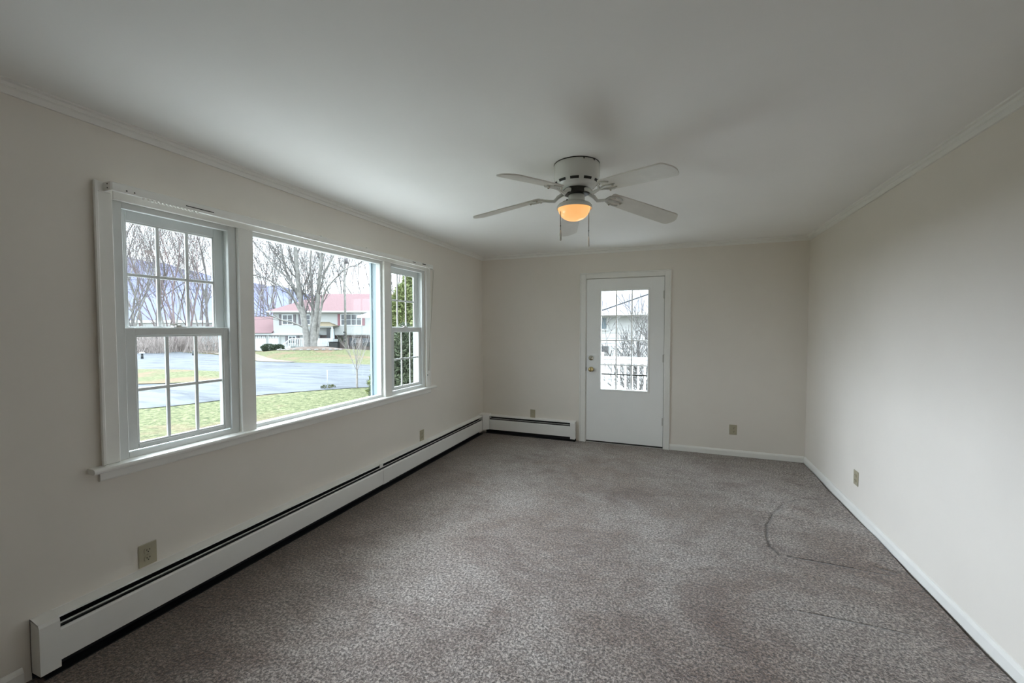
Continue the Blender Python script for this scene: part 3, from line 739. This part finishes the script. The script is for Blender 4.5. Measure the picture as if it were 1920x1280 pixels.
for px, Z, k, s in ((484,66,1,1),(496,74,2,1.2),(507,82,0,1.1),(520,70,4,1.3),(534,88,3,1.1),(548,76,1,1.1),(566,90,0,1.2),(583,78,2,1.2),(612,84,1,1.15),(628,74,0,1.1),(655,82,3,1.1),(668,72,4,1.35),(684,80,1,1.1),(703,74,2,1.2),(724,70,0,1),(741,66,3,1),(752,72,1,1),(478,90,3,1.1)):
    put_tree(protos[k], (px-960)/780.5*Z, Z, s*1.25, LBL_P, 'bare trees behind the house')
# brush along the wood's edge
br = MB(); rng2 = random.Random(3)
def brush(X, Z, w, h, n):
    for i in range(n):
        p = street(X+rng2.uniform(-w,w), Z+rng2.uniform(-2,2)); d = Vector((rng2.uniform(-.5,.5),rng2.uniform(-.5,.5),1)).normalized()
        L = h*rng2.uniform(.4,1); q = p+d*L*.5; q2 = q+(d+Vector((rng2.uniform(-.4,.4),rng2.uniform(-.4,.4),.1))).normalized()*L*.5
        br.tube([p,q,q2],[.03,.022,.010],3,cap=False)
        br.tube([q,q+(d+Vector((rng2.uniform(-.8,.8),rng2.uniform(-.8,.8),.1))).normalized()*L*.4],[.016,.008],3,cap=False)
for i in range(52):
    px = 236+i*3.6; Z = rng2.uniform(50,62); brush((px-960)/780.5*Z, Z, 1.5, rng2.uniform(1.4,4.2), 34)
for i in range(12):
    px = 476+i*5; Z = rng2.uniform(69,74); brush((px-960)/780.5*Z, Z, 1.5, 5.5, 40)
br.build('brush', M_brush, kind='stuff', label='tangle of dry leafless brush at the edge of the woods', category='brush')
# low far building behind the woods
fb = empty('far_building', street(-74,84), math.atan2(RV.y,RV.x), label='long low pale building half hidden behind the bare woods', category='building')
MB().box((-22,0,0),(22,8,4.0)).build('wall', M_siding, fb)
MB().box((-22.4,-.4,4.0),(22.4,8.4,4.5)).build('roof', M_wht, fb)
MB().box((-16,-.5,3.0),(14,-.35,3.25)).build('eave_board', M_wht, fb)

# ---- big many-stemmed tree in front of the house (X,z read at street depth 45)
def bigtree():
    Z = 45; rg = random.Random(8)
    def P(px, py, dz=0): return street((px-960)*.05766, Z+dz, -1.0+(655-py)*.0574)
    stems = [([(577,657),(576,640),(572,610),(566,570),(562,535),(558,500),(557,470),(555,430),(552,380)],[.46,.36,.31,.27,.24,.22,.20,.15,.08],0),
             ([(588,657),(589,640),(592,615),(598,585),(602,555),(606,520),(611,485),(616,445),(622,400)],[.42,.34,.29,.24,.22,.19,.16,.12,.06],-.6),
             ([(582,655),(582,620),(583,580),(581,540),(576,500),(577,460),(574,410)],[.3,.17,.15,.13,.11,.09,.05],.8),
             ([(586,652),(587,610),(589,570),(588,530),(594,480),(598,430)],[.25,.16,.14,.12,.09,.05],1.2),
             ([(590,645),(598,622),(604,595),(610,565),(618,545),(634,528),(652,512),(672,502),(690,505)],[.2,.13,.11,.10,.085,.07,.055,.045,.03],-1.0),
             ([(571,600),(563,578),(556,560),(545,545),(532,535),(512,524),(492,518),(478,520)],[.16,.14,.12,.10,.08,.06,.05,.03],-.8),
             ([(567,570),(556,548),(543,525),(533,505),(527,480),(520,455),(512,430)],[.2,.17,.15,.13,.10,.08,.05],.6),
             ([(560,548),(540,518),(520,500),(505,480),(490,462),(478,448)],[.12,.10,.09,.07,.05,.03],-.4),
             ([(573,615),(563,608),(553,603),(541,600),(525,592),(512,588)],[.11,.09,.075,.06,.05,.03],-1.2),
             ([(606,520),(614,500),(624,480),(634,455),(640,430)],[.13,.11,.09,.07,.04],.5),
             ([(558,500),(548,488),(532,478),(515,466),(498,455)],[.10,.08,.06,.05,.03],.7)]
    root = empty('multi_stem_tree', street(-21.5,Z), label='big grey many-stemmed bare tree on the mound before the red-roofed house', category='tree')
    inv = Matrix.Translation(root.location).inverted()
    tr_, tw_ = MB(), MB()
    for pts, r, dz in stems:
        q = [P(px, py, dz*(i/len(pts))*2) for i, (px, py) in enumerate(pts)]
        tr_.tube(q, r, 8, cap=False)
        for i in range(2, len(q)):
            for _ in range(3 if r[i] < .15 else 2):
                d = (q[i]-q[i-1]).normalized(); ax = Vector((rg.uniform(-1,1),rg.uniform(-1,1),rg.uniform(-.3,.3))).normalized()
                nd = (Matrix.Rotation(rg.uniform(.4,.95),3,ax) @ d+Vector((0,0,.15))).normalized()
                if q[i].z < 2.5 and rg.random() < .75: continue
                grow(tw_, q[i-1].lerp(q[i], rg.random()), nd, rg.uniform(1.6,3.2), max(.03,r[i]*.4), 2, rg, 4, .6, .12, (2,4), .011)
    a = tr_.build('trunk', M_bark2, root); b_ = tw_.build('branches', M_bark, root)
    for o_ in (a, b_): o_.matrix_parent_inverse = inv
bigtree()
# mulch mound with pale stones
md = MB(); V = [street(-21.4,44.6)+Vector((0,0,.22))]; n = 26
for ring, (rad, h) in enumerate(((1.2,.18),(2.2,.10),(2.9,.03))):
    for i in range(n):
        a = 2*PI*i/n; p = street(-21.4+rad*1.15*math.cos(a), 44.6+rad*math.sin(a)*.8); V.append(p+Vector((0,0,h)))
F = [(0,1+i,1+(i+1)%n) for i in range(n)]
for q in range(2): F += [(1+q*n+i,1+(q+1)*n+i,1+(q+1)*n+(i+1)%n,1+q*n+(i+1)%n) for i in range(n)]
md.add(V, F, True); md.build('mulch_bed', M_mulch, kind='stuff', label='brown mulch bed around the foot of the many-stemmed tree', category='mulch')
sm = MB()
sm.lathe([(.05,-.02),(.20,.0),(.22,.07),(.14,.14),(.03,.15)],n=9); sme = sm.mesh('stone'); sme.materials.append(M_stone)
for i in range(13):
    a = PI+.25+i*(PI-.5)/12
    o_ = bpy.data.objects.new('stone', sme); COL.objects.link(o_); o_.location = street(-21.4+3.35*math.cos(a), 44.6+2.4*math.sin(a)); o_.scale = (rng.uniform(.8,1.4),rng.uniform(.7,1.2),rng.uniform(.7,1.2)); o_.rotation_euler = (0,0,rng.uniform(0,6))
    o_['label'] = 'pale stone edging the mulch bed under the many-stemmed tree'; o_['category'] = 'stone'; o_['group'] = 'stones around the mulch bed'

# ---- red-roofed split-level house (local x along the street, y away, z up from grade)
HZ = 55.0; GR = -1.78
hs = empty('split_level_house', street(-26,HZ,GR), math.atan2(RV.y,RV.x), label='pale split-level house with red roof and twin garage across the street', category='house')
def hx(X): return X+26.0
def hz(z): return z-GR
def hb(x0,x1,y0,y1,z0,z1): return MB().box((hx(x0),y0,hz(z0)),(hx(x1),y1,hz(z1)))
def siding(x0,x1,y,z0,z1,lap=.19):
    m = MB(); z = z0
    while z < z1-.01:
        zt = min(z+lap, z1); m.add([(hx(x0),y-.03,hz(z)),(hx(x1),y-.03,hz(z)),(hx(x1),y,hz(zt)),(hx(x0),y,hz(zt))],[(0,1,2,3)])
        m.add([(hx(x0),y-.03,hz(z)),(hx(x0),y,hz(z)),(hx(x1),y,hz(z)),(hx(x1),y-.03,hz(z))],[(0,1,2,3)]); z += lap
    return m
hb(-31.5,-12,.02,8.5,.38,3.42).build('wall', M_siding, hs)
hb(-31.5,-25.5,.02,8.5,GR,.38).build('wall', M_siding, hs)
siding(-31.5,-12,0,.55,3.42).build('lap_siding', M_siding, hs)
hb(-42,-30.6,-.05,7,GR,.62).build('garage_wall', M_siding, hs)
hb(-42,-25.4,-.35,-.05,.38,.64).build('fascia', M_wht, hs)
mbk, t, b = nodes('grey_red_brick'); br_ = t.nodes.new('ShaderNodeTexBrick'); br_.inputs['Scale'].default_value = 1; br_.inputs['Brick Width'].default_value = .22; br_.inputs['Row Height'].default_value = .075; br_.inputs['Mortar Size'].default_value = .008
br_.inputs['Color1'].default_value = (.10,.075,.07,1); br_.inputs['Color2'].default_value = (.075,.055,.055,1); br_.inputs['Mortar'].default_value = (.14,.13,.125,1)
tc_ = t.nodes.new('ShaderNodeTexCoord'); mp = t.nodes.new('ShaderNodeMapping'); mp.inputs['Rotation'].default_value = (PI/2,0,0); lk(t, tc_.outputs['Object'], mp.inputs[0]); lk(t, mp.outputs[0], br_.inputs['Vector']); lk(t, br_.outputs[0], b.inputs['Base Color']); b.inputs['Roughness'].default_value = .9
hb(-25.5,-12,.35,8.5,GR,.38).build('brick_wall', mbk, hs)
# main hip roof
m = MB(); e0, e1 = hx(-32.1), hx(-11.4); f0, f1 = -.6, 9.1; ze = hz(3.5); zr_ = hz(6.15)
V = [(e0,f0,ze),(e1,f0,ze),(e1,f1,ze),(e0,f1,ze),(e0+5.6,4.2,zr_),(e1-5.6,4.2,zr_)]
m.add(V, [(0,1,5,4),(1,2,5),(2,3,4,5),(3,0,4),(3,2,1,0)]); m.build('roof', M_roof, hs)
hb(-32.15,-11.35,-.68,-.58,3.36,3.54).build('gutter', M_wht, hs)
hb(-32.1,-11.4,-.58,.05,3.38,3.42).build('soffit', M_wht, hs)
# garage roof: leans up to the main block's side wall
m = MB(); V = [(hx(-42.5),-.6,hz(.66)),(hx(-31.5),-.6,hz(.66)),(hx(-31.5),-.6+.02,hz(.66)),(hx(-42.5),7.4,hz(.66)),(hx(-31.5),7.4,hz(.66)),(hx(-31.5),3.4,hz(2.9)),(hx(-38),3.4,hz(2.9))]
m.add(V, [(0,1,5,6),(0,6,3),(3,6,5,4),(1,4,5),(0,3,4,1)]); m.build('garage_roof', M_roof, hs)
for gx0, gx1 in ((-33.95,-32.39),(-32.07,-30.77),(-35.9,-34.3)):
    g = hb(gx0,gx1,-.14,-.06,GR+.03,.30).build('garage_door', M_wht, hs)
    hb(gx0-.12,gx0,-.16,-.05,GR,.40).build('door_post', M_siding, hs)
    nst = 6; w = (gx1-gx0)/nst
    m = MB()
    for i in range(nst):
        a = hx(gx0+i*w); m.add([(a,-.15,hz(.30)),(a+w,-.15,hz(.30)),(a+w*.5,-.15,hz(.30-.16-.12*(i%2)))],[(0,2,1)])
        m.add([(a+w*.2,-.152,hz(.02)),(a+w*.5,-.152,hz(-.05)),(a+w*.8,-.152,hz(.02)),(a+w*.5,-.152,hz(.09))],[(0,1,2,3)])
    m.build('scallop_trim', M_shut, g)
def hwin(x0,x1,z0,z1,n,y=-.06,shut=None):
    w = hb(x0-.09,x1+.09,y,y+.08,z0-.09,z1+.09).build('window', M_wht, hs)
    k = (x1-x0)/n
    for i in range(n):
        hb(x0+i*k+.06,x0+(i+1)*k-.06,y-.02,y+.001,z0+.05,(z0+z1)/2-.03).build('pane', M_pane, w)
        hb(x0+i*k+.06,x0+(i+1)*k-.06,y-.02,y+.001,(z0+z1)/2+.03,z1-.05).build('pane', M_pane, w)
    if shut:
        for a in (x0-.44,x1+.10): hb(a,a+.34,y-.02,y+.06,z0-.05,z1+.05).build('shutter', shut, hs)
hwin(-30.28,-28.95,1.78,3.05,2,shut=M_shut)
hwin(-27.7,-26.6,1.78,3.05,2,shut=M_shut)
hwin(-22.55,-19.85,1.70,3.12,4,shut=M_rshut)
hwin(-17.5,-14.9,1.70,3.12,3,shut=M_rshut)
hwin(-29.45,-28.55,-.75,.22,2,y=-.12,shut=M_shut)
for a in (-21.6,-19.9,-18.2): hb(a,a+.9,.25,.40,-1.1,.0).build('basement_window', M_pane, hs)
# small porch: tan roof, dark doorway, white skirt and rails
m = MB(); V = [(hx(-26.2),-1.9,hz(1.56)),(hx(-22.8),-1.9,hz(1.56)),(hx(-22.8),.1,hz(1.56)),(hx(-26.2),.1,hz(1.56)),(hx(-25.2),.1,hz(2.15)),(hx(-24.2),.1,hz(2.15))]
m.add(V, [(0,1,5,4),(1,2,5),(3,0,4),(3,2,1,0)]); m.build('porch_roof', M_tan, hs)
hb(-26.1,-22.9,-1.85,-1.75,1.40,1.56).build('porch_beam', M_siding, hs)
for a in (-26.05,-23.05): hb(a,a+.14,-1.85,-1.7,-.9,1.42).build('porch_post', M_wht, hs)
hb(-24.46,-23.4,-.08,.03,-.1,1.3).build('door_opening', M_pane, hs)
hb(-23.95,-23.42,-.14,-.08,-.1,1.25).build('storm_door', M_wht, hs)
hb(-25.9,-23.0,-1.9,.0,-1.0,-.15).build('porch_skirt', M_wht, hs)
hb(-28.3,-23.0,-1.9,-1.82,-.1,.02).build('rail', M_wht, hs)
for i in range(24): hb(-28.3+i*.225,-28.22+i*.225,-1.9,-1.84,-1.0,-.1).build('baluster', M_wht, hs)
m = MB(); V = []
for (x, z) in ((-29.6,-.95),(-28.3,.02),(-28.3,-.12),(-29.6,-1.08)): V.append((hx(x),-1.9,hz(z)))
V += [(x,y+.1,z) for x, y, z in V]; m.add(V, [(0,1,2,3)[::-1],(4,5,6,7),(0,1,5,4)[::-1],(2,3,7,6)[::-1]]); m.build('stair_rail', M_wht, hs)
for i in range(6): hb(-29.55+i*.2,-29.48+i*.2,-1.9,-1.84,GR,-.95+i*.15).build('baluster', M_wht, hs)
for i in range(4): hb(-29.5+i*.3,-29.2+i*.3,-1.9,-.6,GR,-1.55+i*.2).build('stair_step', M_wht, hs)
wr = MB(); 
ring = [(hx(-22.85)+.30*math.cos(a*PI/10), .30, hz(-.15)+.33*math.sin(a*PI/10)) for a in range(20)]; ring.append(ring[0])
wr.tube(ring, .07, 6, cap=False); wo = wr.build('wall_wreath', M_box, label='round dark wreath on the brick wall of the red-roofed house', category='wreath')
wo.location = hs.location; wo.rotation_euler = hs.rotation_euler
tb = MB().box((-.55,-.4,0),(.55,.4,.85),.08).box((-.6,-.45,.85),(.6,.45,.95),.04)
o_ = tb.build('storage_bin', M_bin, label='dark storage bin beside the porch of the red-roofed house', category='bin'); o_.location = street(-22.6,52.9,-1.35); o_.rotation_euler = hs.rotation_euler
# boxwood shrub
def tuft_mass(rg, n, rad, h, size, shape='round'):
    m = MB()
    for i in range(n):
        z = rg.random()
        if shape == 'cone': R = rad*(1-z)**.7*(.55+.45*rg.random()); 
        else: R = rad*math.sqrt(max(0,1-(2*z-1)**2*.9))*(.6+.4*rg.random())
        if shape == 'column': R = rad*(1-z**3)*(.6+.4*rg.random())
        a = rg.uniform(0,2*PI); c = Vector((R*math.cos(a), R*math.sin(a), h*z+.05))
        out = Vector((math.cos(a), math.sin(a), rg.uniform(-.1,1.2))).normalized()
        s_ = size*rg.uniform(.6,1.3); side = out.cross(Vector((0,0,1))).normalized(); 
        for q in range(3):
            tw = Matrix.Rotation(rg.uniform(-.9,.9),3,side) @ (Matrix.Rotation(rg.uniform(-1,1),3,'Z') @ out)
            sd = tw.cross(Vector((rg.uniform(-1,1),rg.uniform(-1,1),rg.uniform(-1,1)))).normalized()
            m.add([c-sd*s_*.16, c+tw*s_*.5-sd*s_*.2, c+tw*s_, c+tw*s_*.5+sd*s_*.2, c+tw*s_*.45+tw.cross(sd)*s_*.12],[(0,1,4),(1,2,4),(2,3,4),(3,0,4)])
    return m
for (X, s_, lb) in ((-29.0,1,'low dark boxwood at the left corner of the far lawn'),(-27.9,.9,'low dark boxwood beside the stair rail of the far house')):
    o_ = tuft_mass(random.Random(int(-X)), 900, .75, .85, .16).build('boxwood_shrub', M_box, label=lb, category='shrub'); o_.location = street(X,49.5); o_.scale = (s_,s_,s_)

# ---- utility pole and wires
pp = street(-20.0,50)
up_ = empty('utility_pole', pp, label='tall grey utility pole on the far lawn, in front of the red roof', category='utility pole')
MB().tube([(0,0,-.3),(0,0,11.6)],[.15,.11],10).build('pole', M_bark2, up_)
MB().tube([(.3,0,10.2),(.3,0,11.0)],[.2,.2],10).build('transformer', M_shut, up_)
for z in (.9,1.25,1.6,1.95): MB().box((-.17,-.2,z),(.1,-.1,z+.18)).build('meter_tag', M_bin, up_)
for nm, z in (('upper',10.9),('middle',9.4),('lower',8.2)):
    pts = []
    for i in range(13):
        X = -62+i*42/12; s_ = (i/12*2-1)**2; pts.append(street(X, 50, pp.z+z-1.1*(1-s_)))
    MB().tube(pts, .022, 4, cap=False).build('power_line', M_bin, label='%s power line strung to the utility pole' % nm, category='wire')

# ---- young tree by the kerb and marker stake
yt = empty('young_tree', (-8.93,12.83,-.93), label='slender young bare tree at the near kerb, with forked trunk', category='tree')
MB().tube([(0,0,-.05),(.01,0,.35),(.0,.01,.72)],[.045,.038,.034],8,cap=False).build('trunk', M_young, yt)
rg = random.Random(4); m = MB()
for i in range(8):
    a = i*2.4; sp_ = .2+.6*((i*5)%8)/8; d = Vector((math.cos(a)*sp_, math.sin(a)*sp_, 1)).normalized()
    grow(m, Vector((0,0,.66+.03*(i%3))), d, rg.uniform(.65,.9), .014, 2, rg, 4, .5, .12, (3,3), .004)
m.build('branches', M_young, yt)
mk = empty('marker_stake', (-9.91,12.34,-.93), label='thin white marker stake in the lawn edge by the kerb', category='stake')
MB().tube([(0,0,0),(0,0,.72)],.012,6).build('stake_rod', M_wht, mk)
tuft_mass(random.Random(2), 70, .26, .06, .07).build('grass_tuft', M_lawn, mk)
for p, hgt, lb, cap in (((-44.0,24.0),.50,'white capped post at the far left kerb',True),((-45.5,29.4),.55,'short dark kerb post beyond the street',False)):
    mm = empty('kerb_post', (p[0],p[1],Gz(*p)), label=lb, category='post')
    MB().tube([(0,0,-.1),(0,0,hgt)],[.11,.09],8).build('post', M_bin, mm)
    if cap: MB().lathe([(.22,hgt),(.24,hgt+.05),(.12,hgt+.12),(.02,hgt+.14)],n=12).build('cap', M_wht, mm)

# ---- evergreens outside the right-hand window
def foliage_mat(name, a, b_, c):
    m, t, b = nodes(name); b.inputs['Roughness'].default_value = .8
    g = t.nodes.new('ShaderNodeNewGeometry'); n = noise(t, 5, 4, .7)
    lk(t, ramp(t, n, [(.3,a),(.5,b_),(.7,c)]), b.inputs['Base Color']); return m
M_yew = foliage_mat('dark_yew', (.025,.038,.024), (.06,.078,.045), (.13,.15,.09))
M_cyp = foliage_mat('golden_cypress', (.07,.09,.03), (.15,.18,.07), (.27,.29,.14))
def conifer(name, loc_, rad, h, n, size, mt, seed, label, shape='cone'):
    e = empty(name, loc_, label=label, category='shrub' if h < 3 else 'tree')
    MB().tube([(0,0,-.1),(0,0,h*.9)],[.05,.02],7).build('trunk', M_bark, e)
    c = MB().lathe([(rad*.8,.05),(rad*.82,h*.3),(rad*.6,h*.6),(rad*.3,h*.85),(.02,h*.97)],n=12)
    m = tuft_mass(random.Random(seed), n, rad, h, size, shape)
    m.build('foliage', mt, e)
    return e
conifer('yew_shrub', (-2.66,7.15,-.78), .68, 2.15, 7000, .12, M_yew, 1, 'dark green yew filling the lower sash of the right-hand window', 'column')
conifer('golden_cypress', (-4.2,9.25,-.8), .95, 3.2, 6000, .17, M_cyp, 2, 'yellow-green cypress behind the dark yew', 'cone')
conifer('tall_cypress', (-4.62,10.75,-.85), .62, 6.0, 6000, .18, M_cyp, 3, 'tallest yellow-green cypress, at the right edge of the right-hand window', 'column')
nt_ = empty('side_yard_tree', (-9.2,17.6,-1.0), label='bare grey tree behind the cypresses', category='tree')
tree_mesh(77, 9, 2, .10, 4, .5, .16, .008).build('branches', M_bark, nt_)

# ================================================================== side yard seen through the door
M_deck = mat('deck_paint', (.62,.62,.62), .6, vary=.03)
dk = empty('back_deck', (1.9,YB+WT,0), label='white railed wooden deck outside the entry door', category='deck')
def dl(mb, n, mt): return loc(mb, n, mt, dk)
for i in range(17): dl(MB().box((.6,YB+WT+.02+i*.145,-.06),(3.2,YB+WT+.155+i*.145,-.03)), 'deck_board', M_deck)
RY = 7.75
dl(MB().box((.6,RY-.05,-.15),(3.2,RY,-.06)), 'rim_joist', M_deck)
dl(MB().box((1.20,RY-.07,.86),(3.2,RY+.02,.90)).box((1.20,RY-.045,.78),(3.2,RY-.005,.85)), 'top_rail', M_deck)
dl(MB().box((1.20,RY-.045,.05),(3.2,RY-.005,.12)), 'bottom_rail', M_deck)
dl(MB().box((1.18,YB+.4,.86),(1.28,RY,.90)).box((1.21,YB+.4,.78),(1.25,RY,.85)), 'side_rail', M_deck)
for i in range(17): dl(MB().box((1.30+i*.112,RY-.04,.1),(1.335+i*.112,RY-.005,.79)), 'baluster', M_deck)
for i in range(16): dl(MB().box((1.21,YB+.5+i*.125,.1),(1.245,YB+.535+i*.125,.79)), 'baluster', M_deck)
for p in ((1.22,RY-.03),(3.1,RY-.03)): dl(MB().box((p[0]-.045,p[1]-.045,-1),(p[0]+.045,p[1]+.045,.98)), 'post', M_deck)
nb = empty('neighbour_house', (1.0,14,-1.3), label='white sided neighbouring house with grey roof beyond the deck', category='house')
def nl(mb, n, mt, par=None): return loc(mb, n, mt, nb) if par is None else mb.build(n, mt, par)
M_nsid = mat('neighbour_siding', (.50,.50,.51), .6, vary=.02)
nl(MB().box((-9,14.03,-1.4),(9,19,1.88)), 'wall', M_nsid)
z = -1.3; i = 0
while z < 1.85:
    nl(MB().prism([(14.03,z),(14.0,z),(14.026,z+.17),(14.03,z+.17)],'x',-9,9), 'siding_board', M_nsid); z += .17
nl(MB().add([(-9.4,13.5,1.90),(9.4,13.5,1.90),(9.4,16.6,2.72),(-9.4,16.6,2.72),(9.4,19.6,1.9),(-9.4,19.6,1.9)],[(0,1,2,3),(3,2,4,5),(5,4,1,0)]), 'roof', M_groof)
nl(MB().box((-9.4,13.42,1.80),(9.4,13.52,1.92)), 'gutter', M_nsid)
M_bluepane = mat('curtained_glass', (.10,.14,.17), .3, vary=.1)
for (x0,x1,z0_,z1_) in ((-.45,.42,1.38,1.74),(.18,.50,.60,.82),(2.2,3.4,1.0,1.7)):
    w = nl(MB().box((x0-.06,13.95,z0_-.06),(x1+.06,14.02,z1_+.06)), 'window', M_nsid)
    k = max(1, int((x1-x0)/.3))
    for q in range(k): MB().box((x0+q*(x1-x0)/k+.015,13.93,z0_+.01),(x0+(q+1)*(x1-x0)/k-.015,13.955,z1_-.01)).build('pane', M_bluepane if z0_ > 1 else M_pane, w)
MB().tube([(-1.5,9.5,1.15),(1.0,9.6,1.84),(2.6,9.8,2.40),(5,10,3.3)], .014, 5).build('service_cable', M_bin, label='slanting service cable in front of the neighbouring roof', category='cable')
def shrubb(p, seed, H, lb, tw=.006, r=.05):
    e = empty('bare_shrub', p, label=lb, category='shrub'); tree_mesh(seed, H, 4, r, 4, .75, .10, tw, (3,4)).build('branches', M_bark, e)
shrubb((1.75,10.4,-1.15), 31, 3.4, 'bare twiggy shrub between the deck and the neighbouring house', .006, .035)
shrubb((2.3,9.3,-1.1), 32, 2.6, 'bare twiggy shrub behind the deck rail at the right of the door glass', .005, .03)
